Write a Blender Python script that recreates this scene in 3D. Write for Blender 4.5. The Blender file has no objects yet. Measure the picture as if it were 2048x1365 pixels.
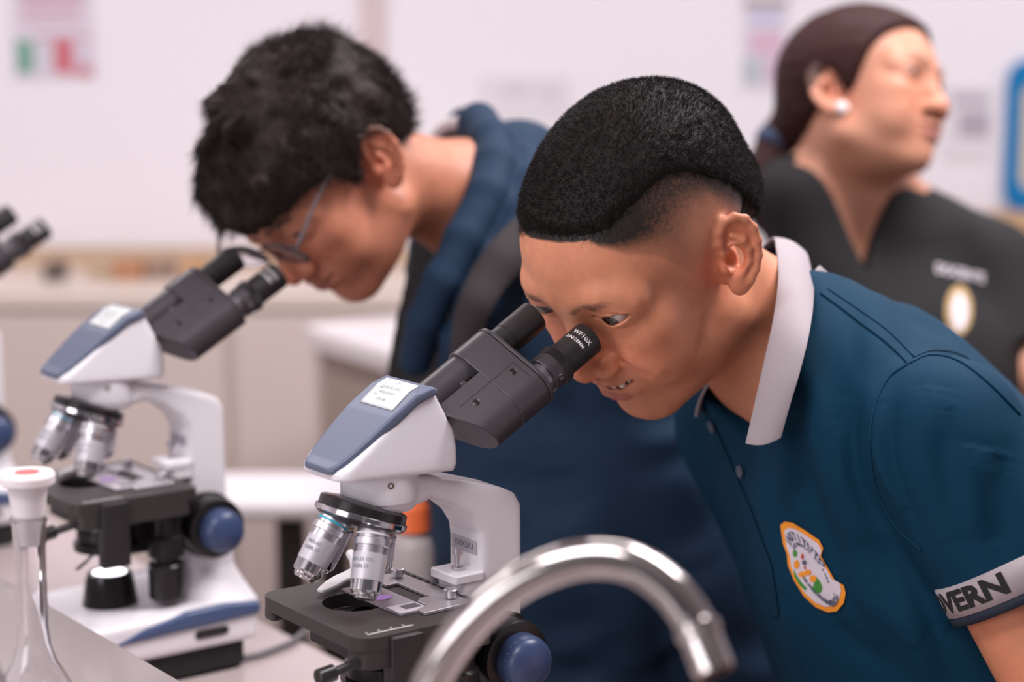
import bpy, bmesh, math, random
import numpy as np
from mathutils import Vector, Matrix
random.seed(7); np.random.seed(7)
SC = bpy.context.scene
COL = SC.collection
# ------------------------------------------------------------------ camera
FPX = 3900.0
PITCH = math.radians(9.2)
CAMP = np.array([0.0, 0.0, 1.465])
cd = bpy.data.cameras.new('camera'); cam = bpy.data.objects.new('camera', cd); COL.objects.link(cam)
cam.location = CAMP; cam.rotation_euler = (math.radians(90) - PITCH, 0, 0)
cd.sensor_width = 36.0; cd.lens = 36.0 * FPX / 2048.0
cd.clip_start = 0.05; cd.clip_end = 60
cd.dof.use_dof = True; cd.dof.focus_distance = 1.42; cd.dof.aperture_fstop = 3.1
SC.camera = cam
# ------------------------------------------------------------------ world, light, exposure
SC.view_settings.view_transform = 'Standard'; SC.view_settings.look = 'None'
SC.view_settings.exposure = 0.0; SC.view_settings.gamma = 1.0
SC.view_settings.use_curve_mapping = False
w = bpy.data.worlds.new('world'); SC.world = w; w.use_nodes = True
bg = w.node_tree.nodes['Background']; bg.inputs[0].default_value = (0.93, 0.90, 1.0, 1); bg.inputs[1].default_value = 0.12

def area(name, loc, rot, sx, sy, power, col=(1, 1, 1)):
    ld = bpy.data.lights.new(name, 'AREA'); ld.shape = 'RECTANGLE'; ld.size = sx; ld.size_y = sy
    ld.energy = power; ld.color = col
    o = bpy.data.objects.new(name, ld); COL.objects.link(o)
    o.location = loc; o.rotation_euler = [math.radians(a) for a in rot]
    return o
CEIL = 2.75
# light of the ceiling panels (the panels themselves are built with the room)
PANELS = [(0.35, 2.75, 16), (-1.3, 3.4, 15.5), (1.9, 3.4, 16), (0.95, 1.75, 50), (-2.2, 1.6, 13), (-0.75, 0.3, 28)]  # last panel is added up front as a high key light for the cheeks
for i, (x, y, pw) in enumerate(PANELS):
    area('ceiling_panel_light', (x, y, CEIL - 0.06), (0, 0, 0), 1.15, 0.55, pw, (1.0, 0.95, 0.97))
# added fill lamp, unseen, behind and to the left of the camera
area('left_fill', (-2.4, -1.2, 1.75), (90, 0, -62), 1.8, 1.3, 40, (0.98, 0.95, 1.0))

# ------------------------------------------------------------------ small helpers
fw_ = np.array([0, math.cos(PITCH), -math.sin(PITCH)]); up_ = np.array([0, math.sin(PITCH), math.cos(PITCH)])
def at(px, py, D):
    "the point seen at a photo pixel (2048 x 1365) at depth D in front of the camera"
    return CAMP + D * (fw_ + np.array([1., 0, 0]) * (px - 1024) / FPX + up_ * (682.5 - py) / FPX)
def proj(p):
    q = np.asarray(p) - CAMP; d = q @ fw_
    return 1024 + FPX * q[..., 0] / d, 682.5 - FPX * (q @ up_) / d, d
def onz(px, py, z):
    r = at(px, py, 1.0) - CAMP
    return CAMP + r * (z - CAMP[2]) / r[2]

_m = {}
def mat(name, col, rough=0.5, metal=0.0, bump=0.0, bscale=200.0, var=0.0, vscale=8.0, spec=0.5, sss=0.0, emit=0.0,
        trans=0.0, ior=1.45, coat=0.0, attr=None, sheen=0.0, alpha=1.0, bkind='noise', dist=0.001):
    if name in _m: return _m[name]
    m = bpy.data.materials.new(name); m.use_nodes = True; nt = m.node_tree; b = nt.nodes['Principled BSDF']
    c = (*col, 1) if len(col) == 3 else col
    b.inputs['Base Color'].default_value = c
    b.inputs['Roughness'].default_value = rough; b.inputs['Metallic'].default_value = metal
    b.inputs['Specular IOR Level'].default_value = spec; b.inputs['IOR'].default_value = ior
    b.inputs['Transmission Weight'].default_value = trans; b.inputs['Coat Weight'].default_value = coat
    b.inputs['Alpha'].default_value = alpha
    if sheen: b.inputs['Sheen Weight'].default_value = sheen; b.inputs['Sheen Roughness'].default_value = 0.4
    if sss:
        b.inputs['Subsurface Weight'].default_value = sss
        b.inputs['Subsurface Radius'].default_value = (1.0, 0.32, 0.16); b.inputs['Subsurface Scale'].default_value = 0.006
    if emit:
        b.inputs['Emission Color'].default_value = c; b.inputs['Emission Strength'].default_value = emit
    src = None
    if attr:
        a = nt.nodes.new('ShaderNodeAttribute'); a.attribute_name = attr; src = a.outputs['Color']
        nt.links.new(src, b.inputs['Base Color'])
    tc = nt.nodes.new('ShaderNodeTexCoord')
    if var:
        n = nt.nodes.new('ShaderNodeTexNoise'); n.inputs['Scale'].default_value = vscale; n.inputs['Detail'].default_value = 5
        nt.links.new(tc.outputs['Object'], n.inputs['Vector'])
        r = nt.nodes.new('ShaderNodeMapRange'); r.inputs['To Min'].default_value = 1 - var; r.inputs['To Max'].default_value = 1 + var
        nt.links.new(n.outputs['Fac'], r.inputs['Value'])
        mx = nt.nodes.new('ShaderNodeVectorMath'); mx.operation = 'SCALE'
        if src: nt.links.new(src, mx.inputs[0])
        else: mx.inputs[0].default_value = c[:3]
        nt.links.new(r.outputs['Result'], mx.inputs['Scale']); nt.links.new(mx.outputs['Vector'], b.inputs['Base Color'])
    if bump:
        if bkind == 'noise':
            n = nt.nodes.new('ShaderNodeTexNoise'); n.inputs['Scale'].default_value = bscale; n.inputs['Detail'].default_value = 4; out = n.outputs['Fac']
        else:
            n = nt.nodes.new('ShaderNodeTexVoronoi'); n.inputs['Scale'].default_value = bscale; out = n.outputs['Distance']
        nt.links.new(tc.outputs['Object'], n.inputs['Vector'])
        bp = nt.nodes.new('ShaderNodeBump'); bp.inputs['Strength'].default_value = bump; bp.inputs['Distance'].default_value = dist
        nt.links.new(out, bp.inputs['Height']); nt.links.new(bp.outputs['Normal'], b.inputs['Normal'])
    _m[name] = m
    return m

def mesh_obj(name, V, F, m=None, parent=None, smooth=True, cols=None):
    me = bpy.data.meshes.new(name)
    V = np.asarray(V, dtype=np.float64)
    if isinstance(F, np.ndarray) and F.ndim == 2:
        n, k = F.shape
        me.vertices.add(len(V)); me.vertices.foreach_set('co', V.astype(np.float32).ravel())
        me.loops.add(n * k); me.loops.foreach_set('vertex_index', F.astype(np.int32).ravel())
        me.polygons.add(n); me.polygons.foreach_set('loop_start', np.arange(0, n * k, k, dtype=np.int32))
        me.polygons.foreach_set('loop_total', np.full(n, k, dtype=np.int32))
        me.update(calc_edges=True)
    else:
        me.from_pydata([tuple(v) for v in V], [], [tuple(f) for f in F]); me.update()
    if smooth: me.polygons.foreach_set('use_smooth', [True] * len(me.polygons))
    if cols is not None:
        a = me.color_attributes.new('Col', 'FLOAT_COLOR', 'POINT')
        cc = np.ones((len(V), 4), dtype=np.float32); cc[:, :3] = cols
        a.data.foreach_set('color', cc.ravel())
    o = bpy.data.objects.new(name, me); COL.objects.link(o)
    if m: me.materials.append(m)
    if parent is not None: o.parent = parent
    return o

def tag(o, label=None, cat=None, group=None, kind=None):
    if label: o['label'] = label
    if cat: o['category'] = cat
    if group: o['group'] = group
    if kind: o['kind'] = kind
    return o
def empty(name, loc=(0, 0, 0), rz=0.0, parent=None):
    o = bpy.data.objects.new(name, None); COL.objects.link(o); o.empty_display_size = 0.05
    o.location = loc; o.rotation_euler = (0, 0, rz)
    if parent is not None: o.parent = parent
    return o
def bevel(o, w, seg=3, ang=35):
    b = o.modifiers.new('bevel', 'BEVEL'); b.width = w; b.segments = seg; b.limit_method = 'ANGLE'; b.angle_limit = math.radians(ang)
    return o
def smooth_by_angle(o, deg=35):
    me = o.data; me.polygons.foreach_set('use_smooth', [True] * len(me.polygons))
    bm = bmesh.new(); bm.from_mesh(me)
    for e in bm.edges:
        if len(e.link_faces) == 2 and e.calc_face_angle(0) > math.radians(deg): e.smooth = False
    bm.to_mesh(me); bm.free(); return o

class MB:
    "collects shapes (in metres) into one mesh"
    def __init__(s): s.v = []; s.f = []
    def add(s, V, F):
        n = len(s.v); s.v += [tuple(float(c) for c in v) for v in V]; s.f += [tuple(i + n for i in f) for f in F]; return s
    def box(s, x0, x1, y0, y1, z0, z1, M=None):
        V = [(x, y, z) for z in (z0, z1) for y in (y0, y1) for x in (x0, x1)]
        if M is not None: V = [tuple(M @ Vector(v)) for v in V]
        return s.add(V, [(0, 2, 3, 1), (4, 5, 7, 6), (0, 1, 5, 4), (2, 6, 7, 3), (0, 4, 6, 2), (1, 3, 7, 5)])
    def lathe(s, prof, a, d, n=48, ref=None):
        "revolve [(t, r)] about the axis through a along d"
        a = np.asarray(a, float); d = np.asarray(d, float); d = d / np.linalg.norm(d)
        r0 = np.array([0, 0, 1.]) if abs(d[2]) < 0.9 else np.array([1., 0, 0])
        e1 = np.cross(d, r0); e1 /= np.linalg.norm(e1); e2 = np.cross(d, e1)
        V = []; F = []; m = len(prof)
        for (t, r) in prof:
            for k in range(n):
                th = 2 * math.pi * k / n
                V.append(a + d * t + (e1 * math.cos(th) + e2 * math.sin(th)) * max(r, 1e-5))
        for j in range(m - 1):
            for k in range(n):
                k2 = (k + 1) % n
                F.append((j * n + k, j * n + k2, (j + 1) * n + k2, (j + 1) * n + k))
        if prof[0][1] > 1e-4: F.append(tuple(range(n - 1, -1, -1)))
        if prof[-1][1] > 1e-4: F.append(tuple((m - 1) * n + k for k in range(n)))
        return s.add(V, F)
    def tube(s, pts, rad, n=12, caps=True):
        pts = [np.asarray(p, float) for p in pts]; V = []; F = []; m = len(pts)
        if not hasattr(rad, '__len__'): rad = [rad] * m
        t = pts[1] - pts[0]; t /= np.linalg.norm(t)
        r0 = np.array([0, 0, 1.]) if abs(t[2]) < 0.9 else np.array([1., 0, 0])
        e1 = np.cross(t, r0); e1 /= np.linalg.norm(e1)
        for i, p in enumerate(pts):
            if 0 < i < m - 1: t = pts[i + 1] - pts[i - 1]
            elif i == 0: t = pts[1] - pts[0]
            else: t = pts[-1] - pts[-2]
            t = t / np.linalg.norm(t); e1 = e1 - t * (e1 @ t); e1 /= np.linalg.norm(e1); e2 = np.cross(t, e1)
            for k in range(n):
                th = 2 * math.pi * k / n; V.append(p + rad[i] * (e1 * math.cos(th) + e2 * math.sin(th)))
        for j in range(m - 1):
            for k in range(n):
                k2 = (k + 1) % n; F.append((j * n + k, j * n + k2, (j + 1) * n + k2, (j + 1) * n + k))
        if caps: F.append(tuple(range(n - 1, -1, -1))); F.append(tuple((m - 1) * n + k for k in range(n)))
        return s.add(V, F)
    def prism(s, outline, z0, z1, holes=(), fn=None):
        "2D outline (and holes) pulled from z0 to z1; fn maps (x, y, z) to its place"
        bm = bmesh.new(); es = []
        for loop in [outline, *holes]:
            vs = [bm.verts.new((x, y, 0)) for x, y in loop]
            es += [bm.edges.new((vs[i], vs[(i + 1) % len(vs)])) for i in range(len(vs))]
        if holes: bmesh.ops.triangle_fill(bm, edges=es, use_beauty=True)
        else: bm.faces.new(bm.verts)
        bmesh.ops.recalc_face_normals(bm, faces=bm.faces)
        r = bmesh.ops.extrude_face_region(bm, geom=bm.faces[:])
        top = {v for v in r['geom'] if isinstance(v, bmesh.types.BMVert)}
        for v in bm.verts: v.co.z = z1 if v in top else z0
        bmesh.ops.recalc_face_normals(bm, faces=bm.faces)
        bm.verts.ensure_lookup_table(); bm.verts.index_update()
        V = [tuple(v.co) for v in bm.verts]; F = [tuple(v.index for v in f.verts) for f in bm.faces]; bm.free()
        if fn: V = [fn(*v) for v in V]
        return s.add(V, F)
    def ball(s, c, r, n=16):
        r = (r, r, r) if not hasattr(r, '__len__') else r
        V = []; F = []
        for i in range(n + 1):
            a = math.pi * i / n
            for k in range(2 * n):
                b = math.pi * k / n
                V.append((c[0] + r[0] * max(math.sin(a), 1e-4) * math.cos(b), c[1] + r[1] * max(math.sin(a), 1e-4) * math.sin(b), c[2] + r[2] * math.cos(a)))
        for i in range(n):
            for k in range(2 * n):
                k2 = (k + 1) % (2 * n); F.append((i * 2 * n + k, (i + 1) * 2 * n + k, (i + 1) * 2 * n + k2, i * 2 * n + k2))
        return s.add(V, F)
    def build(s, name, m, parent=None, sm=None, bev=None):
        o = mesh_obj(name, s.v, s.f, m, parent, smooth=False)
        bm = bmesh.new(); bm.from_mesh(o.data); bmesh.ops.recalc_face_normals(bm, faces=bm.faces); bm.to_mesh(o.data); bm.free()
        if sm: smooth_by_angle(o, sm)
        if bev: bevel(o, bev)
        return o

def rrect(x0, x1, y0, y1, r, n=6):
    rs = r if hasattr(r, '__len__') else [r] * 4     # corners: (x1,y1) (x0,y1) (x0,y0) (x1,y0)
    out = []
    for (cx, cy, a0, q) in ((x1, y1, 0, 0), (x0, y1, 90, 1), (x0, y0, 180, 2), (x1, y0, 270, 3)):
        R = rs[q]; sx = 1 if cx == x1 else -1; sy = 1 if cy == y1 else -1
        for k in range(n + 1):
            a = math.radians(a0 + 90 * k / n)
            out.append((cx - sx * R + R * math.cos(a), cy - sy * R + R * math.sin(a)))
    return out
def circle(cx, cy, rx, ry=None, n=40):
    ry = ry or rx
    return [(cx + rx * math.cos(2 * math.pi * k / n), cy + ry * math.sin(2 * math.pi * k / n)) for k in range(n)]

_tc = {}
def text_geo(s, size, shear=0.0, thick=0.0):
    "lettering as flat geometry centred on the origin"
    key = (s, size, thick)
    if key in _tc: return _tc[key]
    cu = bpy.data.curves.new('t', 'FONT'); cu.body = s; cu.size = size; cu.align_x = 'CENTER'; cu.align_y = 'CENTER'; cu.resolution_u = 2
    cu.offset = thick
    o = bpy.data.objects.new('t', cu); COL.objects.link(o)
    dg = bpy.context.evaluated_depsgraph_get(); dg.update()
    me = o.evaluated_get(dg).to_mesh()
    bm = bmesh.new(); bm.from_mesh(me); bmesh.ops.triangulate(bm, faces=bm.faces)
    bmesh.ops.subdivide_edges(bm, edges=[e for e in bm.edges if e.calc_length() > size * 0.35], cuts=1)
    V = [tuple(v.co) for v in bm.verts]; F = [tuple(v.index for v in f.verts) for f in bm.faces]; bm.free()
    o.evaluated_get(dg).to_mesh_clear(); bpy.data.objects.remove(o); bpy.data.curves.remove(cu)
    _tc[key] = (V, F)
    return _tc[key]

# ------------------------------------------------------------------ implicit surfaces
def L2(a): return np.sqrt((a * a).sum(-1))
def smin(a, b, k):
    h = np.maximum(k - np.abs(a - b), 0) / k; return np.minimum(a, b) - h * h * k * 0.25
def smax(a, b, k): return -smin(-a, -b, k)
def ell(p, c, r):
    q = p - np.asarray(c, float); r = np.asarray(r, float); a = L2(q / r); b = L2(q / (r * r)) + 1e-9
    return a * (a - 1) / b
def cap(p, a, b, r1, r2=None):
    a = np.asarray(a, float); b = np.asarray(b, float); r2 = r1 if r2 is None else r2
    ab = b - a; t = np.clip(((p - a) @ ab) / (ab @ ab), 0, 1)
    return L2(p - a - t[..., None] * ab) - (r1 + (r2 - r1) * t)
def poly(p, pts, rad, k=0):
    d = None
    if not hasattr(rad, '__len__'): rad = [rad] * len(pts)
    for i in range(len(pts) - 1):
        e = cap(p, pts[i], pts[i + 1], rad[i], rad[i + 1])
        d = e if d is None else (smin(d, e, k) if k else np.minimum(d, e))
    return d
def pdist2(x, y, pts):
    "signed distance to a 2D polygon"
    pts = np.asarray(pts, float); n = len(pts); d = np.full(x.shape, 1e9); inside = np.zeros(x.shape, bool)
    for i in range(n):
        a = pts[i]; b = pts[(i + 1) % n]; e = b - a; wx = x - a[0]; wy = y - a[1]
        t = np.clip((wx * e[0] + wy * e[1]) / (e @ e), 0, 1)
        d = np.minimum(d, (wx - e[0] * t) ** 2 + (wy - e[1] * t) ** 2)
        c = ((a[1] > y) != (b[1] > y)) & (x < (b[0] - a[0]) * (y - a[1]) / (b[1] - a[1] + 1e-12) + a[0])
        inside ^= c
    return np.where(inside, -1, 1) * np.sqrt(d)
_rng = np.random.RandomState(3); _tab = _rng.rand(64, 64, 64).astype(np.float32)
def vnoise(p):
    i = np.floor(p).astype(int); f = p - i; f = f * f * (3 - 2 * f); i &= 63; j = (i + 1) & 63
    r = 0
    for dx in (0, 1):
        for dy in (0, 1):
            for dz in (0, 1):
                wgt = (f[:, 0] if dx else 1 - f[:, 0]) * (f[:, 1] if dy else 1 - f[:, 1]) * (f[:, 2] if dz else 1 - f[:, 2])
                r = r + wgt * _tab[(j if dx else i)[:, 0], (j if dy else i)[:, 1], (j if dz else i)[:, 2]]
    return r * 2 - 1
def sstep(a, b, x):
    t = np.clip((x - a) / (b - a), 0, 1); return t * t * (3 - 2 * t)

def axis_grid(segs):
    "segs: [(start, step), ..., (end, None)] -> coordinates with changing step"
    out = [segs[0][0]]
    for (a, st), (b, _) in zip(segs[:-1], segs[1:]):
        n = max(1, int(round((b - a) / st)))
        out += list(a + (b - a) * (np.arange(n) + 1) / n)
    return np.array(out)
def surface(f, xs, ys, zs, B=4, snap=2, slack=1.8):
    "mesh of f = 0 on a rectilinear grid (naive surface nets), evaluated only near the surface"
    def pad(a):
        r = (-(len(a) - 1)) % B
        return np.concatenate([a, a[-1] + (a[-1] - a[-2]) * (np.arange(r) + 1)]) if r else a
    xs, ys, zs = pad(xs), pad(ys), pad(zs)
    nx, ny, nz = len(xs), len(ys), len(zs)
    bx, by, bz = (nx - 1) // B, (ny - 1) // B, (nz - 1) // B
    def mid(a, n): return (a[0:n * B:B] + a[B:n * B + 1:B]) / 2, (a[B:n * B + 1:B] - a[0:n * B:B])
    mx, sx = mid(xs, bx); my, sy = mid(ys, by); mz, sz = mid(zs, bz)
    G = np.stack(np.meshgrid(mx, my, mz, indexing='ij'), -1).reshape(-1, 3)
    S = np.stack(np.meshgrid(sx, sy, sz, indexing='ij'), -1).reshape(-1, 3)
    d = np.concatenate([f(G[i:i + 400000]) for i in range(0, len(G), 400000)])
    act = (np.abs(d) < L2(S) * 0.5 * slack).reshape(bx, by, bz)
    mask = np.zeros((nx, ny, nz), bool)
    idx = np.argwhere(act) * B
    for i in range(B + 1):
        for j in range(B + 1):
            for k in range(B + 1):
                mask[idx[:, 0] + i, idx[:, 1] + j, idx[:, 2] + k] = True
    I = np.argwhere(mask)
    val = np.full((nx, ny, nz), np.nan, np.float32)
    for s in range(0, len(I), 500000):
        q = I[s:s + 500000]; P = np.stack([xs[q[:, 0]], ys[q[:, 1]], zs[q[:, 2]]], -1)
        val[q[:, 0], q[:, 1], q[:, 2]] = f(P)
    neg = val < 0; ok = ~np.isnan(val)
    cnt = np.zeros((nx - 1, ny - 1, nz - 1), np.int8); allok = np.ones((nx - 1, ny - 1, nz - 1), bool)
    offs = [(i, j, k) for i in (0, 1) for j in (0, 1) for k in (0, 1)]
    for (i, j, k) in offs:
        sl = (slice(i, nx - 1 + i), slice(j, ny - 1 + j), slice(k, nz - 1 + k)); cnt += neg[sl]; allok &= ok[sl]
    cell = allok & (cnt > 0) & (cnt < 8)
    C = np.argwhere(cell); vid = np.full(cell.shape, -1, np.int32); vid[cell] = np.arange(len(C))
    acc = np.zeros((len(C), 3)); num = np.zeros(len(C))
    ax = (xs, ys, zs)
    for a in range(len(offs)):
        for b in range(a + 1, len(offs)):
            oa, ob = np.array(offs[a]), np.array(offs[b])
            if np.abs(oa - ob).sum() != 1: continue
            A = C + oa; Bq = C + ob
            va = val[A[:, 0], A[:, 1], A[:, 2]]; vb = val[Bq[:, 0], Bq[:, 1], Bq[:, 2]]
            m = (va < 0) != (vb < 0); t = (va / (va - vb + 1e-20))[:, None]
            PA = np.stack([ax[q][A[:, q]] for q in range(3)], -1); PB = np.stack([ax[q][Bq[:, q]] for q in range(3)], -1)
            acc[m] += (PA + (PB - PA) * t)[m]; num[m] += 1
    V = acc / num[:, None]
    quads = []
    for axis in range(3):
        o1, o2 = [a for a in range(3) if a != axis]
        sh = [nx, ny, nz]; sh[axis] -= 1
        lo = [slice(None)] * 3; hi = [slice(None)] * 3; lo[axis] = slice(0, -1); hi[axis] = slice(1, None)
        ch = (neg[tuple(lo)] != neg[tuple(hi)]) & ok[tuple(lo)] & ok[tuple(hi)]
        E = np.argwhere(ch); E = E[(E[:, o1] > 0) & (E[:, o2] > 0) & (E[:, o1] < (nx, ny, nz)[o1] - 1) & (E[:, o2] < (nx, ny, nz)[o2] - 1)]
        q = []
        for (u, v) in ((1, 1), (0, 1), (0, 0), (1, 0)):
            T = E.copy(); T[:, o1] -= u; T[:, o2] -= v; q.append(vid[T[:, 0], T[:, 1], T[:, 2]])
        q = np.stack(q, -1); g = (q >= 0).all(1); q = q[g]; s0 = neg[E[g][:, 0], E[g][:, 1], E[g][:, 2]]
        if axis == 1: s0 = ~s0
        q = np.where(s0[:, None], q, q[:, ::-1]); quads.append(q)
    Q = np.concatenate(quads)
    h = min(np.diff(xs).min(), np.diff(ys).min(), np.diff(zs).min()) * 0.35
    for _ in range(snap):
        d0 = f(V); g = np.stack([f(V + np.eye(3)[a] * h) - d0 for a in range(3)], -1) / h
        step = -d0[:, None] * g / np.maximum((g * g).sum(1), 0.15)[:, None]
        n = L2(step)[:, None]; V = V + step * np.minimum(1, 2.0 * h / np.maximum(n, 1e-9))
    return V, Q
def keep_largest(V, Q, n=1):
    par = np.arange(len(V))
    for _ in range(200):
        m = par[Q].min(1); new = par.copy()
        for k in range(4): np.minimum.at(new, Q[:, k], m)
        new = new[new]
        if (new == par).all(): break
        par = new
    ids, c = np.unique(par, return_counts=True); keep = set(ids[np.argsort(-c)[:n]])
    mk = np.isin(par, list(keep)); mp = np.cumsum(mk) - 1
    return V[mk], mp[Q[mk[Q].all(1)]], mk
def mm_surface(f, lo, hi, h):
    ax = [np.arange(lo[i], hi[i] + h, h) for i in range(3)]
    return surface(f, *ax)
# ================================================================== room
M_wall = mat('wall_paint', (0.80, 0.755, 0.80), 0.75, var=0.015, vscale=1.5, bump=0.05, bscale=90)
M_ceil = mat('ceiling_paint', (0.78, 0.76, 0.77), 0.8, bump=0.1, bscale=60)
M_floor = mat('floor_tile', (0.20, 0.165, 0.15), 0.45, var=0.06, vscale=4)
M_cab = mat('beige_laminate', (0.60, 0.505, 0.47), 0.5, var=0.02, vscale=2)
M_ctop = mat('white_worktop', (0.74, 0.69, 0.70), 0.3)
M_bench = mat('bench_laminate', (0.47, 0.39, 0.385), 0.25, var=0.025, vscale=3, coat=0.2)
M_sink = mat('grey_counter_top', (0.27, 0.232, 0.228), 0.2, var=0.05, vscale=6, coat=0.1)
M_wood = mat('orange_wood', (0.42, 0.19, 0.07), 0.5, var=0.12, vscale=20)
M_shade_brown = mat('shaded_brown_laminate', (0.36, 0.28, 0.24), 0.5, var=0.05, vscale=3)  # the shade on the island front is put into this brown
M_edge = mat('tan_edge', (0.50, 0.36, 0.25), 0.5)
YW = 4.62
def slab(name, x0, x1, y0, y1, z0, z1, m, kind='structure', parent=None, bev=None):
    o = MB().box(x0, x1, y0, y1, z0, z1).build(name, m, parent, None, bev)
    if kind and parent is None: o['kind'] = kind
    return o
slab('floor', -3.4, 3.6, -4.0, YW + .1, -0.1, 0, M_floor)
slab('ceiling', -3.4, 3.6, -1.6, YW + .1, CEIL, CEIL + .1, M_ceil)
slab('wall_back', -3.4, 3.6, YW, YW + .1, 0, CEIL, M_wall)
slab('wall_left', -3.4, -3.3, -1.6, YW, 0, CEIL, M_wall)
slab('wall_right', 3.5, 3.6, -1.6, YW, 0, CEIL, M_wall)
xc = at(745, 100, YW)[0]
slab('trim_1', xc - .02, xc + .03, YW - .02, YW, 0.95, CEIL, mat('wall_joint', (0.62, 0.50, 0.50), 0.7))
# ceiling light fittings
for i, (x, y, pw) in enumerate(PANELS):
    r = empty('ceiling_light', (x, y, CEIL))
    MB().box(-.60, .60, -.30, .30, -.045, 0).build('light_frame', mat('light_frame', (0.7, 0.7, 0.72), 0.4), r)
    MB().box(-.57, .57, -.27, .27, -.05, -.045).build('diffuser', mat('light_diffuser', (1, 0.97, 0.98), 0.5, emit=2.0), r)
    tag(r, 'white rectangular ceiling light panel ' + ('over the space between the glasses boy and the back wall', 'over the back counter at the left', 'over the wall behind the woman', 'right above the boy in the teal shirt', 'near the left wall beside the far microscope', 'added over the foreground faucet and flask as key light')[i], 'ceiling light', 'ceiling light panels')

# ---- back counter along the wall
bc = empty('back_counter', (-1.6, 4.4, 0))
def sub(mb, name, m, par, bev=None, sm=None):
    o = mb.build(name, m, None, sm, bev); o.parent = par; o.matrix_parent_inverse = par.matrix_basis.inverted(); return o
bpy.context.view_layer.update()
bx1 = at(1000, 590, 4.15)[0]
sub(MB().box(-3.28, bx1, 4.17, YW - .01, 0, .862), 'cabinet_body', M_cab, bc)
sub(MB().box(-3.28, bx1, 4.15, YW - .01, .862, .900), 'worktop', mat('counter_edge', (0.66, 0.56, 0.50), 0.4), bc, .004)
sub(MB().box(-3.28, bx1, YW - .04, YW - .01, .90, .945), 'upstand', M_edge, bc)
for k in range(6):
    x0 = -3.2 + k * .52
    if x0 + .5 < bx1: sub(MB().box(x0, x0 + .5, 4.155, 4.17, .1, .85), 'door', M_cab, bc, .003)
tag(bc, 'long beige counter cabinet along the back wall with tan edge', 'counter')
def small_box(name, px, py0, py1, wpx, D, col, label, cat, grp=None):
    a = at(px, py1, D); z0 = .9005; h = (py1 - py0) / FPX * D; wd = wpx / FPX * D
    o = MB().box(-wd / 2, wd / 2, -.04, .04, 0, h).box(-wd / 2 + .006, wd / 2 - .006, -.034, .034, h, h + .004).build(name, mat(name + str(px), col, 0.5), None, None, .002)
    o.location = (a[0], D, z0); tag(o, label, cat, grp); return o
small_box('instrument_case', 105, 545, 578, 36, 4.36, (0.10, 0.075, 0.06), 'small dark brown case on the back counter below the white wall, left', 'case')
small_box('specimen_box', 205, 556, 578, 60, 4.40, (0.45, 0.33, 0.22), 'tan specimen box on the back counter beside the dark case', 'box')
small_box('wooden_box', 255, 545, 578, 60, 4.38, (0.42, 0.20, 0.10), 'orange-brown wooden box on the back counter, left of the grey-brown box', 'box')
small_box('storage_box', 322, 548, 578, 44, 4.40, (0.27, 0.18, 0.13), 'grey-brown storage box on the back counter between two orange ones', 'box')
small_box('carton', 385, 545, 578, 44, 4.38, (0.50, 0.27, 0.12), 'light orange carton on the back counter, nearest the boy with glasses', 'carton')

# ---- island with white top, front browned for shade
A = onz(600, 650, .90); B = onz(812, 712, .90); dv = (B - A); dv /= np.linalg.norm(dv[:2]); nv_ = np.array([-dv[1], dv[0], 0.])
if nv_[1] < 0: nv_ = -nv_
isl = empty('island_cabinet', (A[0], A[1], 0)); isl.rotation_euler = (0, 0, math.atan2(dv[1], dv[0])); LI = float(np.linalg.norm((B - A)[:2])) + .12
MB().box(0.03, LI, 0.03, .55, 0, .86).build('cabinet_body', M_shade_brown, isl)
MB().prism(rrect(0, LI, 0, .62, .04), .86, .90).build('worktop', M_ctop, isl, 35, .006)
MB().box(0.0, .03, 0.03, .55, 0, .86).build('side_panel', M_cab, isl)
for k in range(2): MB().box(.06 + k * .3, .34 + k * .3, .012, .03, .1, .82).build('door', M_shade_brown, isl, None, .003)
tag(isl, 'brown cabinet island with rounded white worktop behind the glasses boy\'s chin', 'cabinet')
# orange wood cupboard whose edge shows beside the blue jacket
a = at(838, 900, 2.72)
o = MB().box(-.03, .22, 0, .2, 0, .93).box(-.035, .225, -.005, .205, .93, .95).build('wooden_cupboard', M_wood, None, None, .004)
o.location = (a[0], a[1], 0); tag(o, 'orange-brown wooden cupboard edge showing between the island and the blue jacket', 'cupboard')
# ---- side table with bright white top and black legs
tt = empty('side_table', (0, 0, 0)); z = .76
p = onz(455, 1004, z); q = onz(700, 1004, z)
MB().prism(rrect(p[0] - .15, q[0] + .02, p[1], p[1] + .20, .03), z - .03, z).build('table_top', mat('table_white', (0.68, 0.64, 0.67), 0.3), tt, 35, .010)
for lx in (at(560, 1004, p[1])[0], q[0] - .03):
    MB().box(lx - .021, lx + .021, p[1] + .04, p[1] + .082, 0, z - .03).build('leg', mat('black_leg', (0.02, 0.018, 0.018), 0.4), tt, None, .003)
MB().box(p[0] - .12, p[0] - .08, p[1] + .14, p[1] + .18, 0, z - .03).build('leg', mat('black_leg', (0.02, 0.018, 0.018), 0.4), tt, None, .003)
tag(tt, 'low white side table with square black legs beyond the bench', 'table')

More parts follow.
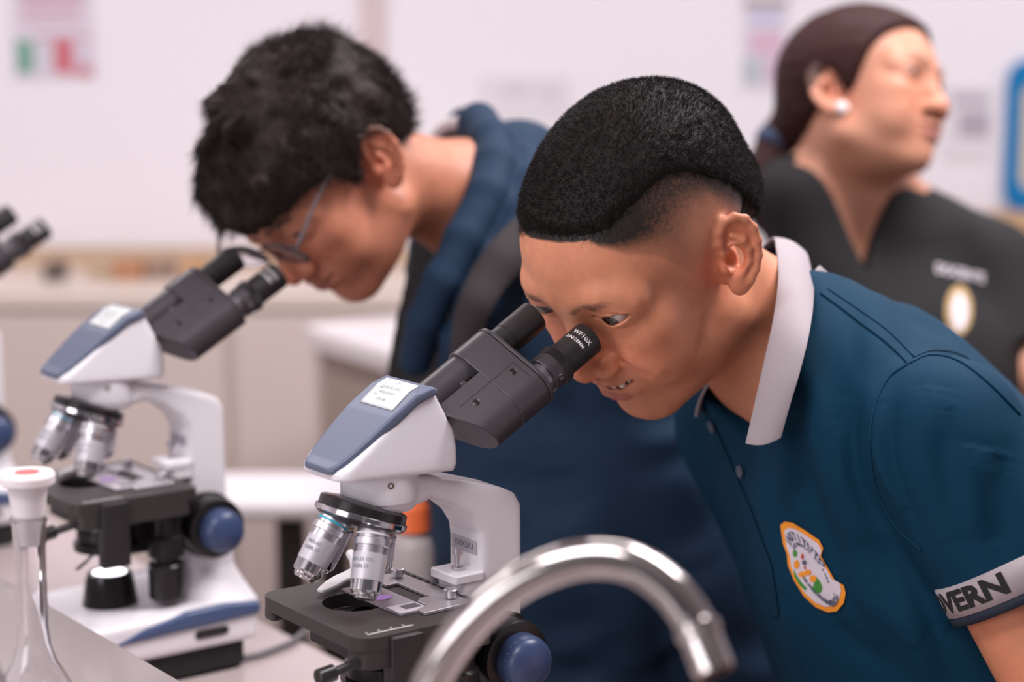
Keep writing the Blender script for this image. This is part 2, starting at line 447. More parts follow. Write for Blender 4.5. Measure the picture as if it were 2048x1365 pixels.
# ---- pictures on the wall
def on_wall(px, py, gap=.004):
    r = at(px, py, 1.0) - CAMP; return CAMP + r * (YW - gap - CAMP[1]) / r[1]
def poster(name, px0, py0, px1, py1, m, label, cat='poster', patches=(), thick=.003, grp=None):
    a = on_wall(px0, py0, 0); b = on_wall(px1, py1, 0); W = b[0] - a[0]; H = a[2] - b[2]
    r = MB().box(0, W, -thick, 0, -H, 0).build(name, m); r.location = (a[0], YW - .001, a[2]); tag(r, label, cat, grp)
    for i, (nm, u0, v0, u1, v1, col) in enumerate(patches):
        MB().box(u0 * W, u1 * W, -thick - .0008, -thick, -v1 * H, -v0 * H).build(nm, mat('print_%.2f_%.2f_%.2f' % col, col, 0.6), r)
    return r
M_pap = mat('poster_paper', (0.66, 0.61, 0.68), 0.6)
rows = []
for k in range(5): rows.append(('print_row', .12, .30 + .075 * k, .88 - .06 * (k % 2), .335 + .075 * k, (0.55, 0.30, 0.38)))
poster('poster', 20, -60, 192, 158, M_pap, 'colourful poster with red and green blocks on the wall, top left', patches=[
    ('print_row', .1, .06, .9, .16, (0.45, 0.42, 0.62)), ('print_row', .1, .20, .9, .27, (0.55, 0.30, 0.38))] + rows[:3] + [
    ('green_block', .04, .64, .24, .95, (0.14, 0.33, 0.25)), ('pale_block', .26, .66, .48, .93, (0.58, 0.56, 0.62)),
    ('red_block', .50, .64, .74, .95, (0.55, 0.14, 0.18)), ('pale_block', .76, .72, .97, .86, (0.60, 0.52, 0.62)), ('red_block', .76, .88, .97, .97, (0.55, 0.2, 0.25)), ('print_row', .26, .60, .98, .64, (0.50, 0.28, 0.34))])
poster('poster', 1487, -4, 1572, 178, M_pap, 'narrow pale poster on the wall left of the woman\'s head', patches=[
    ('header', .0, .0, 1., .10, (0.30, 0.24, 0.24)), ('print_row', .15, .16, .85, .28, (0.50, 0.48, 0.66)), ('print_row', .15, .36, .9, .62, (0.62, 0.42, 0.52)),
    ('green_block', .04, .66, .40, .94, (0.42, 0.48, 0.50)), ('print_row', .5, .66, .95, .92, (0.55, 0.40, 0.50))])
poster('notice', 958, 150, 1140, 235, mat('notice_paper', (0.70, 0.66, 0.70), 0.6), 'pale paper notice on the wall between the two boys', 'notice', patches=[
    ('print_row', .25, .2, .55, .5, (0.60, 0.56, 0.60)), ('print_row', .65, .25, .9, .6, (0.62, 0.58, 0.62))])
poster('notice', 1890, 170, 1980, 320, mat('notice_paper', (0.70, 0.66, 0.70), 0.6), 'grey printed notice on the wall right of the woman\'s face', 'notice', patches=[
    ('print_row', .15, .1, .9, .28, (0.48, 0.44, 0.50)), ('print_row', .3, .35, .95, .7, (0.40, 0.36, 0.42))])
poster('sticker_sign', 1562, 132, 1612, 200, mat('blue_sign', (0.25, 0.38, 0.58), 0.5), 'small blue and white sign just left of the woman\'s hair', 'sign', patches=[('white_disc', .25, .25, .9, .75, (0.75, 0.75, 0.82))])
# blue framed board at the right edge
a = on_wall(2014, 118, 0); b = on_wall(2190, 422, 0)
r = empty('framed_board', (a[0], YW - .001, a[2])); W = b[0] - a[0]; H = a[2] - b[2]
MB().prism(rrect(0, W, -H, 0, .05), -.02, 0, holes=[rrect(.035, W - .035, -H + .05, -.05, .035)], fn=lambda x, y, z: (x, z, y)).build('board_frame', mat('frame_blue', (0.0, 0.17, 0.42), 0.4), r, 35)
MB().box(.03, W - .03, -.006, -.002, -H + .045, -.045).build('board_panel', mat('board_cream', (0.66, 0.56, 0.40), 0.6), r)
tag(r, 'blue rounded frame around a cream board at the right edge', 'board')
a = at(2035, 475, 4.2)
o = MB().box(-.035, .2, 0, .3, 0, float(a[2]) + .03).build('wooden_cabinet', mat('pale_wood', (0.42, 0.25, 0.12), 0.5, var=.1), None, None, .004); o.location = (a[0], a[1], 0)
tag(o, 'tan wooden cabinet corner behind the woman\'s shoulder at the right edge', 'cabinet')
# white table on which the woman rests her arm
a = onz(2010, 775, .93)
wt = empty('white_table', (0, 0, 0)); x0, y0 = a[0] + .02, a[1]
MB().prism(rrect(x0 - .12, x0 + .9, y0 - .1, y0 + .5, .02), .90, .93).build('table_top', mat('table_white', (0.68, 0.64, 0.67), 0.3), wt, 35, .004)
for (lx, ly) in ((x0 + .02, y0 + .0), (x0 + .8, y0), (x0 + .02, y0 + .42), (x0 + .8, y0 + .42)): MB().box(lx, lx + .04, ly, ly + .04, 0, .90).build('leg', mat('leg_grey', (0.4, 0.4, 0.4), 0.4), wt)
tag(wt, 'white table beside the woman at the right edge under her arm', 'table')

# ================================================================== bench, sink counter
BZ = 0.875; PHI = math.radians(36.5)
_o = at(760, 990, 1.40)
bn_ = empty('lab_bench', (_o[0], _o[1], 0), PHI)
MB().prism(rrect(-.60, .185, -.55, 1.30, .02), BZ - .035, BZ).build('bench_top', M_bench, bn_, 35, .004)
MB().box(-.58, .12, -.5, 1.26, 0, BZ - .035).build('bench_body', M_cab, bn_)
tag(bn_, 'pinkish beige laboratory bench carrying the row of microscopes', 'bench')
ck = empty('sink_counter', (_o[0], _o[1], 0), PHI)
MB().prism(rrect(-.95, -.108, -.95, 1.20, .004, 2), BZ + .092, BZ + .110).build('counter_top', M_sink, ck, 35, .0015)
MB().box(-.93, -.125, -.93, 1.18, BZ + .0005, BZ + .092).build('counter_riser', M_ctop, ck)
MB().box(-.93, -.605, -.93, 1.18, 0, BZ).build('counter_body', M_cab, ck)
tag(ck, 'raised grey sink counter with a thin sharp edge, lower left foreground', 'counter')
CZ = BZ + .110

# ---- faucet
pts = [(842, 1520, 1.03), (848, 1440, 1.025), (862, 1370, 1.02), (896, 1305, 1.015), (948, 1238, 1.01), (1016, 1180, 1.005), (1095, 1138, 1.0), (1180, 1118, .995), (1262, 1128, .99), (1330, 1170, .985), (1372, 1218, .982), (1394, 1256, .98)]
P3 = [at(*q) for q in pts]
def catmull(P, n=8):
    P = [np.asarray(p, float) for p in P]; P = [2 * P[0] - P[1]] + P + [2 * P[-1] - P[-2]]; out = []
    for i in range(1, len(P) - 2):
        for k in range(n):
            t = k / n; out.append(0.5 * ((2 * P[i]) + (-P[i - 1] + P[i + 1]) * t + (2 * P[i - 1] - 5 * P[i] + 4 * P[i + 1] - P[i + 2]) * t * t + (-P[i - 1] + 3 * P[i] - 3 * P[i + 1] + P[i + 2]) * t ** 3))
    return out + [P[-2]]
base = P3[0].copy(); base[2] = CZ
M_fau = mat('faucet_chrome', (0.47, 0.43, 0.42), 0.12, 1.0)
fr = empty('faucet', tuple(base))
path = catmull([base + np.array([-.004, 0, .05])] + P3)
def rel(o, par):
    o.parent = par; o.matrix_parent_inverse = Matrix.Translation(par.location).inverted(); return o
rel(MB().tube(path, .0103, 28).build('spout', M_fau, None, 50), fr)
e0 = P3[-1]; e1_ = at(1428, 1342, .972); dd = (e1_ - e0) / np.linalg.norm(e1_ - e0)
nz = rel(MB().lathe([(-.003, .0098), (-.001, .0118), (.004, .0120), (.0055, .0108), (.0065, .0108), (.020, .0108), (.0235, .0106), (.0245, .0098), (.0245, .0080), (.015, .0078)], e0, dd, 48).build('nozzle', M_fau, None, 30), fr)
rel(MB().lathe([(0, .027), (.006, .027), (.009, .020), (.045, .017), (.055, .0105)], base, (0, 0, 1), 48).build('faucet_base', M_fau, None, 30), fr)
hd_ = rel(MB().tube([base + np.array([0, 0, .03]), base + np.array([-.03, -.03, .04]), base + np.array([-.06, -.05, .055])], [.006, .005, .0045], 14).build('handle', M_fau, None, 40), fr)
tag(fr, 'curved chrome gooseneck faucet in the foreground', 'faucet')

# ---- glassware
M_glass = mat('clear_glass', (0.98, 0.975, 0.985), 0.0, trans=1.0, ior=1.45)
M_plug = mat('white_plastic', (0.80, 0.74, 0.76), 0.35, sss=0.15)
def glass_lathe(name, outer, th, par):
    inner = [(t + (th if i == 0 else 0), max(r - th, .0003)) for i, (t, r) in enumerate(outer)]
    prof = [(outer[0][0], 0.0001)] + outer + inner[::-1] + [(outer[0][0] + th, 0.0001)]
    return MB().lathe(prof, (0, 0, 0), (0, 0, 1), 64).build(name, M_glass, par, 40)
c = at(54, 945, 1.25); H = c[2] - CZ
fk = empty('volumetric_flask', (c[0], c[1], CZ))
nr = .0098
glass_lathe('flask_body', [(0, .022), (.003, .029), (.012, .0355), (.024, .0375), (.036, .035), (.048, .0285), (.060, .0205), (.071, .0145), (.083, .0111), (.096, nr), (H - .052, nr), (H - .034, nr + .0012), (H - .031, nr + .0022), (H - .0285, nr + .001)], .0014, fk)
sp = MB().lathe([(H - .048, .0060), (H - .030, .0085), (H - .0285, .0100), (H - .010, .0128), (H - .008, .0165), (H - .0065, .0176), (H - .002, .0178), (H, .0165), (H, .0001)], (0, 0, 0), (0, 0, 1), 64).build('stopper', M_plug, fk, 30)
MB().lathe([(H + .0001, .0082), (H + .0004, .0080), (H + .0005, .0001)], (0, 0, 0), (0, 0, 1), 40).build('red_mark', mat('red_mark', (0.75, 0.10, 0.09), 0.4), sp)
tag(fk, 'clear long-necked glass flask with a white stopper marked red', 'flask')
c2 = at(-88, 1150, 1.12); H2 = c2[2] - CZ
ek = empty('conical_flask', (c2[0] , c2[1], CZ))
glass_lathe('flask_body', [(0, .040), (.003, .046), (.010, .047), (.02, .045), (H2 * .72, .0205), (H2 * .8, .0165), (H2 * .97, .0165), (H2, .0185)], .0016, ek)
tag(ek, 'clear conical glass flask cut off by the left edge', 'flask')

# ---- orange-capped bottle on the bench
o_ = onz(826, 1236, BZ); bt = empty('reagent_bottle', (o_[0], o_[1], BZ))
Dm = (o_ - CAMP) @ fw_; Hb = at(830, 992, Dm)[2] - BZ; rb = 44 / FPX * Dm
MB().lathe([(0, rb * .94), (.004, rb), (Hb * .60, rb), (Hb * .68, rb * .86), (Hb * .72, rb * .62), (Hb * .80, rb * .6)], (0, 0, 0), (0, 0, 1), 40).build('bottle_body', mat('frosted_plastic', (0.62, 0.56, 0.56), 0.4, trans=0.35), bt, 40)
MB().lathe([(Hb * .74, rb * .70), (Hb * .76, rb * .84), (Hb * .95, rb * .80), (Hb, rb * .62), (Hb, .0001)], (0, 0, 0), (0, 0, 1), 40).build('screw_cap', mat('orange_cap', (0.85, 0.17, 0.05), 0.4), bt, 30)
tag(bt, 'grey bottle with orange screw cap on the bench behind the middle microscope', 'bottle')
# ---- grey cable on the bench
cp = [onz(612, 1262, BZ + .004), onz(585, 1284, BZ + .004), onz(548, 1300, BZ + .004), onz(512, 1312, BZ + .004), onz(480, 1318, BZ + .004)]
o = MB().tube(catmull(cp), .0032, 10).build('power_cable', mat('cable_grey', (0.16, 0.15, 0.16), 0.5), None, 60)
tag(o, 'grey power cable lying on the bench behind the glasses boy\'s microscope', 'cable')
# ================================================================== microscopes
BZ = 0.875                         # bench top
PHI = math.radians(36.5)
SO = at(760, 990, 1.40)            # the optical axis of the nearest microscope
U3 = np.array([math.cos(PHI), math.sin(PHI), 0.]); V3 = np.array([-math.sin(PHI), math.cos(PHI), 0.]); Z3 = np.array([0, 0, 1.])
SORG = np.array([SO[0], SO[1], BZ])
M_white = mat('enamel_white', (0.80, 0.76, 0.80), 0.32, var=0.015, bump=0.03, bscale=900, dist=0.0003)
M_blue = mat('blue_grey_plastic', (0.10, 0.118, 0.18), 0.38, bump=0.12, bscale=1500, dist=0.0002)
M_bluedark = mat('dark_blue_plastic', (0.06, 0.09, 0.19), 0.3)
M_blk = mat('satin_black_metal', (0.022, 0.019, 0.02), 0.42, bump=0.15, bscale=1800, dist=0.0002)
M_blk2 = mat('binocular_black', (0.068, 0.060, 0.067), 0.33, metal=0.35, bump=0.3, bscale=2200, dist=0.0002)
M_blkgloss = mat('gloss_black', (0.016, 0.014, 0.015), 0.22)
M_stage = mat('stage_black', (0.036, 0.030, 0.029), 0.45, bump=0.15, bscale=1500, dist=0.0002)
M_chrome = mat('bright_chrome', (0.66, 0.64, 0.66), 0.12, 1.0)
M_satin = mat('satin_chrome', (0.62, 0.59, 0.62), 0.33, 1.0)
M_knurl = mat('knurled_metal', (0.72, 0.70, 0.74), 0.36, 1.0)
M_cyan = mat('cyan_ring', (0.02, 0.38, 0.55), 0.4)
M_wring = mat('white_ring', (0.85, 0.84, 0.86), 0.4)
M_letw = mat('lettering_white', (0.8, 0.76, 0.76), 0.5)
M_letk = mat('lettering_dark', (0.06, 0.06, 0.07), 0.6)
M_letg = mat('lettering_grey', (0.25, 0.27, 0.3), 0.6)
M_stick = mat('sticker_paper', (0.56, 0.575, 0.57), 0.45)
M_labelgrey = mat('label_grey', (0.46, 0.43, 0.48), 0.5)
M_lens = mat('lens_glass', (0.04, 0.02, 0.05), 0.05, coat=1.0)
M_lamp = mat('lamp_window', (0.95, 0.93, 1.0), 0.3, emit=3.0)
M_alu = mat('slide_holder_metal', (0.52, 0.49, 0.52), 0.35, 0.7)
M_finger = mat('clamp_grey', (0.62, 0.60, 0.62), 0.4)
M_slide = mat('slide_glass', (0.92, 0.85, 0.93), 0.03, trans=0.85, ior=1.3)
M_slab = mat('slide_label', (0.55, 0.50, 0.55), 0.4)
M_light_spot = mat('purple_light_spot', (0.42, 0.22, 0.62), 0.5)

def mm(*a): return tuple(np.asarray(a, float) / 1000.)
def lathe_obj(name, prof, a, d, m, parent, n=48, sm=30):
    return MB().lathe([(t / 1000, r / 1000) for t, r in prof], np.array(a) / 1000, d, n).build(name, m, parent, sm)
def cyl_text(s, size, a, d, radius, t0, az, m, parent, name='lettering', flip=1, across=True, thick=0.0, xs=1.0):
    """lettering laid on a cylinder: a axis point (mm), d axis, t0 place along it, az angle of its middle.
    across: the line of text runs round the barrel; otherwise along it"""
    a = np.asarray(a, float); d = np.asarray(d, float); d = d / np.linalg.norm(d)
    r0 = np.array([0, 0, 1.]) if abs(d[2]) < 0.9 else np.array([1., 0, 0])
    e1 = np.cross(d, r0); e1 /= np.linalg.norm(e1); e2 = np.cross(d, e1)
    V, F = text_geo(s, size, thick=thick); out = []
    for x, y, z in V:
        if not across: x, y = y, -x
        th = az + flip * x * xs / radius; t = t0 + flip * y
        out.append((a + d * t + (radius + 0.12) * (e1 * math.cos(th) + e2 * math.sin(th))) / 1000)
    return mesh_obj(name, out, F, m, parent, smooth=False)

def objective(parent, mount, axis, bodies, txt, az, ring=None, short=1.0, rad=1.0):
    root_prof = [(0, 9), (0, 11.6), (3, 11.6), (3, 12), (5.5, 12), (5.5, 11.7), (6.4, 11.7), (6.4, 12.5), (16.4, 12.5)]
    S = lambda pr: [(t * short, r * rad) for t, r in pr]
    o = lathe_obj('objective_lens', S([(0, 9), (0, 11.6), (6.4, 11.6), (6.4, 12.4), (6.8, 12.8), (11.6, 12.8), (12, 12.4), (12, 12.0), (13.6, 12.0), (13.6, 11.6), (14, 11.6), (14, 12.1),
                       (15.4, 12.1), (15.4, 11.7), (15.8, 11.7), (15.8, 12.1), (17.2, 12.1), (17.2, 11.9)]), mount, axis, M_satin, parent, 64)
    lathe_obj('knurled_ring', S([(6.9, 12.6), (6.9, 13.0), (11.5, 13.0), (11.5, 12.6)]), mount, axis, M_knurl, o, 90, 20)
    lathe_obj('barrel', S([(17.2, 11.9), (17.2, 12.2), (35.5, 11.6), (36.2, 11.5)]), mount, axis, mat('satin_barrel', (0.60, 0.57, 0.61), 0.42, 0.5), o, 64)
    lathe_obj('front_barrel', S([(36.2, 11.4), (36.4, 11.2), (43.5, 10.9), (45.2, 9.6), (45.4, 8.6), (46.8, 8.6), (47.2, 8.2), (48.2, 7.6), (49, 7.2), (49, 5.8), (48.6, 5.5)]), mount, axis, M_chrome, o, 64)
    lathe_obj('front_lens', S([(48.5, 5.6), (48.8, 5.4), (48.9, 3), (49.0, 0.01)]), mount, axis, M_lens, o, 32)
    if ring is not None:
        lathe_obj('colour_ring', S([(2.6, 11.5), (2.6, 12.0), (4.0, 12.0), (4.0, 11.5)]), mount, axis, ring, o, 64)
    for k, s in enumerate(txt):
        cyl_text(s, 3.7, mount, axis, 12.1 * rad, (22.5 + 5.0 * k) * short, az, M_letg, o, flip=-1, thick=0.06)
    return o

def make_scope():
    R = empty('microscope')
    # --- stand
    prof = [(-100, 27), (112, 27), (114, 40), (114, 60), (70, 66), (-50, 63), (-92, 58), (-102, 46)]
    f = lambda p: smax(pdist2(p[:, 0], p[:, 2], prof), smax(np.abs(p[:, 1]) - 74, -(p[:, 0] + 108) - 0.45 * (74 - np.abs(p[:, 1])), 20), 7)
    V, Q = mm_surface(f, (-112, -80, 20), (122, 80, 74), 2.5)
    mesh_obj('base', V / 1000, Q, M_white, R)
    MB().prism([(x / 1000, y / 1000) for x, y in rrect(-92, 106, -68, 68, 14)], 0.004, 0.0275).build('under_plate', mat('black_rubber', (0.012, 0.012, 0.012), 0.7), R, 35)
    for sx in (-78, 94):
        for sy in (-56, 56): lathe_obj('foot', [(0, 8), (4.5, 9)], (sx, sy, 0), (0, 0, 1), M_blkgloss, R, 24)
    for sy in (-1, 1):
        st = [(-34, 46), (20, 48), (112, 51), (115, 54), (115, 63), (80, 66.5), (40, 65), (0, 58)]
        f = lambda p: smax(pdist2(p[:, 0], p[:, 2], st), np.abs(p[:, 1] * sy - 71.5) - 5.5, 4)
        V, Q = mm_surface(f, (-40, 60 if sy > 0 else -82, 40), (120, 82 if sy > 0 else -60, 72), 1.6)
        mesh_obj('side_stripe', V / 1000, Q, M_bluedark, R)
    sw = MB().prism([(x / 1000, y / 1000) for x, y in rrect(48, 82, 38, 46, 3.9)], -0.0752, -0.0700, fn=lambda x, y, z: (x, z, y)).build('power_switch', M_blkgloss, R, 35)
    # --- arm and column
    arm = [(0, 246), (0, 272), (19, 272), (60, 263), (96, 252), (106, 247), (111.5, 238), (112, 225), (112, 60), (74, 60), (74, 212), (73, 222), (66, 233), (50, 246), (31, 253)]
    f = lambda p: smin(smax(pdist2(p[:, 0], p[:, 2], arm), np.abs(p[:, 1]) - 22, 6),
                       smax(smax(np.abs(p[:, 0] - 90) - 24 - 0.5 * np.maximum(0, 90 - p[:, 2]), np.abs(p[:, 1]) - 26 - 0.6 * np.maximum(0, 88 - p[:, 2]), 8), np.abs(p[:, 2] - 85) - 36, 8), 12)
    V, Q = mm_surface(f, (-6, -52, 48), (124, 52, 280), 2.0)
    mesh_obj('arm', V / 1000, Q, M_white, R)
    lab = MB().box(0.0733, 0.0737, -0.016, 0.016, 0.204, 0.214).build('label', M_labelgrey, R)
    V, F = text_geo('150X2A3', 6.4)
    mesh_obj('lettering', [mm(73.2, -x, 209 + y) for x, y, z in V], F, M_letk, lab, False)
    # bracket and thumb screw under the arm
    b = MB().prism([(x / 1000, y / 1000) for x, y in rrect(49, 76, -24, 10, 3)], 0.186, 0.193).build('bracket', M_white, R, 35, 0.0012)
    MB().prism([(x / 1000, y / 1000) for x, y in rrect(56, 76, -23, 10, 3)], 0.176, 0.1865).build('bracket_foot', M_white, b, 35, 0.001)
    lathe_obj('stop_screw', [(0, 5), (2.5, 5), (2.5, 2.4), (12, 2.4), (12, 4.2), (17, 4.2), (17, 2)], (62, -8, 193), (0, 0, 1), M_satin, R, 24)
    # focus knobs on both sides
    for sy in (-1, 1):
        k = lathe_obj('coarse_focus_knob', [(20, 26), (22, 30), (30, 31), (31, 28.5), (33, 28), (46, 28.5), (50, 27.5), (51, 22)], (86, 0, 131), (0, sy, 0), M_blkgloss, R, 72, 25)
        lathe_obj('fine_focus_knob', [(50, 19), (52, 20.5), (62, 20), (67, 18.5), (70, 14.5), (72, 8), (72.6, 0.01)], (86, 0, 131), (0, sy, 0), mat('knob_blue', (0.04, 0.062, 0.14), 0.33), k, 64, 40)
        mk = MB()
        for q in range(24):
            a = 2 * math.pi * q / 24; c = np.array([86 + 19.9 * math.cos(a), sy * 61.2, 131 + 19.9 * math.sin(a)]) / 1000
            mk.ball(c, 0.00032, 4)
        mk.build('dial_marks', M_letw, k)
    # --- ring mount and nosepiece
    r = lathe_obj('ring_mount', [(0, 22), (0, 24), (2.5, 26.2), (6, 27), (7, 27), (7.5, 28), (9, 28.4), (29, 28.4)], (0, 0, 248), (0, 0, 1), M_white, R, 80, 30)
    for (x, y, z) in ((-8.5, -28, 270), (23, -17, 269)):
        dd = np.array([x, y, 0.]); dd /= np.linalg.norm(dd)
        lathe_obj('set_screw', [(-1, 2.3), (0.9, 2.3), (0.9, 1.4), (-0.6, 1.2)], (dd[0] * 28, dd[1] * 28, z), tuple(dd), mat('brass_dark', (0.25, 0.2, 0.12), 0.35, 1.0), r, 16)
    th = math.radians(20); n = np.array([-math.sin(th), 0, -math.cos(th)]); C = np.array([-17.5, 0, 241.0])
    turret = lathe_obj('nosepiece', [(-14, 20), (-12.5, 30), (-11.5, 32), (-5.2, 32.4), (-5.2, 20)], C, n, M_blkgloss, R, 72, 30)
    lathe_obj('nosepiece_ring', [(-5.2, 24), (-5.2, 33.5), (-4.8, 34), (-1.6, 34), (-1, 33.2), (0, 32), (0, 14)], C, n, M_chrome, turret, 90, 25)
    lathe_obj('nosepiece_cone', [(-0.6, 33), (1.2, 31), (4, 24), (5.5, 12), (5.8, 0.01)], C, n, mat('dark_cone', (0.12, 0.11, 0.12), 0.3, 0.8), turret, 60, 60)
    ka = math.radians(15)
    for (w3, ring, txt, sh, rd) in (((0, -1, 0), M_wring, ('100/1.25 OiL', '160/0.17'), 1.0, 1.0),
                                    ((-math.cos(th), 0, math.sin(th)), M_cyan, ('40/0.65', '160/0.17'), 0.97, 0.98),
                                    ((0, 1, 0), mat('yellow_ring', (0.7, 0.55, 0.05), 0.4), (), 0.86, 0.82),
                                    ((math.cos(th), 0, -math.sin(th)), mat('red_ring', (0.6, 0.05, 0.03), 0.4), (), 0.62, 0.9)):
        w3 = np.array(w3, float); ax = n * math.cos(ka) + w3 * math.sin(ka); mt = C + w3 * 20 + n * 3.2
        # the side of the barrel turned to the viewer
        d = ax / np.linalg.norm(ax); r0 = np.array([0, 0, 1.]) if abs(d[2]) < 0.9 else np.array([1., 0, 0])
        e1 = np.cross(d, r0); e1 /= np.linalg.norm(e1); e2 = np.cross(d, e1); v = np.array([-0.72, -0.66, 0.15])
        az = math.atan2(v @ e2, v @ e1) + .3
        objective(turret, mt, ax, None, txt, az, ring, sh, rd)
    # --- head
    side = [(-50, 277), (44, 274), (48, 279), (48, 290), (45, 303), (30, 331), (26, 333), (14, 329), (-8, 315), (-28, 299), (-44, 287), (-51, 283)]
    plan = rrect(-52, 50, -31.5, 31.5, (7, 17, 17, 7))
    f = lambda p: smax(smax(pdist2(p[:, 0], p[:, 2], side), pdist2(p[:, 0], p[:, 1], plan), 4.5), np.abs(p[:, 1]) - 31.5 + 0.06 * np.maximum(0, p[:, 2] - 285), 3)
    V, Q = mm_surface(f, (-58, -38, 268), (56, 38, 340), 1.3)
    hd = mesh_obj('head_housing', V / 1000, Q, M_white, R)
    top = [(30, 335.5), (26, 337.5), (13, 333.5), (-9, 319), (-30, 302.5), (-46, 290), (-53, 285.5), (-53, 281.5), (-47, 282), (-41, 285), (-27, 296), (-7, 311), (14, 326), (26, 330.5), (30, 331.5)]
    plan2 = [(-54, -15), (-50, -19.5), (-40, -24), (-24, -28), (-4, -30.5), (31, -31.6), (31, 31.6), (-4, 30.5), (-24, 28), (-40, 24), (-50, 19.5), (-54, 15)]
    f = lambda p: smax(pdist2(p[:, 0], p[:, 2], top), pdist2(p[:, 0], p[:, 1], plan2), 2.2)
    V, Q = mm_surface(f, (-60, -36, 276), (36, 36, 342), 1.2)
    pl = mesh_obj('head_cover', V / 1000, Q, M_blue, hd)
    # sticker following the slope of the cover
    xs_ = np.array([30, 26, 13, -9, -30, -46, -53]); zs_ = np.array([335.5, 337.5, 333.5, 319, 302.5, 290, 285.5])
    def top_z(x): return np.interp(-x, -xs_, zs_) + 0.25
    def on_top(u, v, lift=0.0):     # u along the slope (mm, from the upper end), v across
        x = 22.5 - u * 0.80; return mm(x, v, top_z(x) + 0.15 + lift * 1.9)
    gx, gy = 14, 12; W, Hh = 42, 33; VV = []; FF = []
    for i in range(gx + 1):
        for j in range(gy + 1):
            VV.append(on_top(Hh * i / gx, -W / 2 + W * j / gy - 0.12 * (i / gx) * W + 3))
    for i in range(gx):
        for j in range(gy):
            a = i * (gy + 1) + j; FF.append((a, a + 1, a + gy + 2, a + gy + 1))
    st = mesh_obj('sticker', VV, FF, M_stick, pl, True); so = st.modifiers.new('thickness', 'SOLIDIFY'); so.thickness = 0.0003; so.offset = 0
    def st_text(s, size, u, v, m=M_letg):
        V, F = text_geo(s, size); return mesh_obj('lettering', [on_top(u - y, v + x * -1, 0.35) for x, y, z in V], F, m, st, False)
    # rows of print on the sticker: a small emblem and short lines
    st_text('MICROSCOPIO', 3.6, 13.5, 2); st_text('BIOLOGICO', 3.6, 19, 1); st_text('JUL 08', 3.8, 26, 0)
    em = MB()
    for a in range(0, 360, 45):
        ca, sa = math.cos(math.radians(a)), math.sin(math.radians(a))
        em.add([on_top(5.5 - 0.4 * sa, 3 + 0.4 * ca, .35), on_top(5.5 - 2.6 * sa * (0.7 if a % 90 else 1) - .35 * ca, 3 + 2.6 * ca - .35 * sa, .35), on_top(5.5 - 2.6 * sa + .35 * ca, 3 + 2.6 * ca + .35 * sa, .35)], [(0, 1, 2)])
    for (u0, v0) in ((3, 16), (8.5, 15), (15, 13), (22, 12)):
        em.add([on_top(u0, v0 - 2, .35), on_top(u0, v0 + 1.6, .35), on_top(u0 + 0.6, v0 + 1.6, .35), on_top(u0 + 0.6, v0 - 2, .35)], [(0, 1, 2, 3)])
    em.build('emblem', M_letg, st)
    # --- binocular head
    t = np.array([math.cos(math.radians(30)), 0, math.sin(math.radians(30))]); al = math.radians(37.8)
    wv = np.array([0.5 * math.sin(al), -math.cos(al), -0.866 * math.sin(al)]); nv = np.cross(wv, t); nv *= (1 if nv[2] > 0 else -1)
    EF = np.array([104., 1, 354.]); SEP = 42.0; EN = EF + wv * SEP
    bn = lathe_obj('binocular_shaft', [(-78, 15.5), (-30, 15.5)], EF, t, M_blk2, R, 64)
    def stadium(R_, w0, w1, n=20):
        o = []
        for k in range(n + 1): a = math.pi / 2 - math.pi * k / n; o.append((w1 + R_ * math.cos(a), R_ * math.sin(a)))
        for k in range(n + 1): a = -math.pi / 2 - math.pi * k / n; o.append((w0 + R_ * math.cos(a), R_ * math.sin(a)))
        return o
    def loft(outl, t0, t1, name, m, par, cut=None, bev=0.0008):
        bx = MB(); bx.prism(outl, t0, t1, fn=lambda x, y, z: tuple((EF + wv * x + nv * y + t * z) / 1000)); o = bx.build(name, m, par)
        if cut is not None:
            bm = bmesh.new(); bm.from_mesh(o.data)
            g = bmesh.ops.bisect_plane(bm, geom=bm.verts[:] + bm.edges[:] + bm.faces[:], plane_co=Vector(cut[0]) / 1000, plane_no=Vector(cut[1]), clear_outer=True)
            eds = [e for e in g['geom_cut'] if isinstance(e, bmesh.types.BMEdge)]
            bmesh.ops.contextual_create(bm, geom=eds); bmesh.ops.recalc_face_normals(bm, faces=bm.faces); bm.to_mesh(o.data); bm.free()
        smooth_by_angle(o, 25); bevel(o, bev, 2, 25); return o
    RB = 17.6
    loft(stadium(RB, 0, SEP), -33, -4.0, 'binocular_box', M_blk2, bn)
    half = [(x, y) for x, y in stadium(RB, 0, SEP) if x > SEP - 6]
    half = [(14, RB), (SEP - 4, RB)] + [q for q in half if q[0] > SEP] + [(SEP - 4, -RB), (14, -RB)]
    cutp = EF + wv * (SEP) - t * 66
    loft(half, -86, -33.02, 'prism_housing', M_blk2, bn, cut=(cutp, (-0.62, -0.25, -0.745)))
    loft(stadium(RB - 0.5, 0, SEP), -4.0, -3.2, 'joint_line', M_blkgloss, bn, bev=0.0001)
    loft(stadium(RB + 0.2, 0, SEP), -3.2, 0, 'end_cap', M_blk2, bn)
    # seams of the cover plate and its two screws
    sm_ = MB()
    for (w0, w1, a0, a1) in ((25.5, 25.9, -64, -9), (25.5, 43, -9.4, -9)):
        sm_.prism(rrect(w0, w1, a0, a1, 0.05, 1), RB - 0.4, RB + 0.06, fn=lambda x, y, z: tuple((EF + wv * x + nv * z + t * y) / 1000))
    sm_.build('cover_seam', M_blkgloss, bn)
    for (ww, tt) in ((31, -15), (31, -53)):
        lathe_obj('cover_screw', [(-0.5, 2.6), (0.35, 2.6), (0.5, 2.2), (0.5, 1.2), (0.1, 0.9)], EF + wv * ww + t * tt + nv * RB, nv, M_blkgloss, bn, 20)
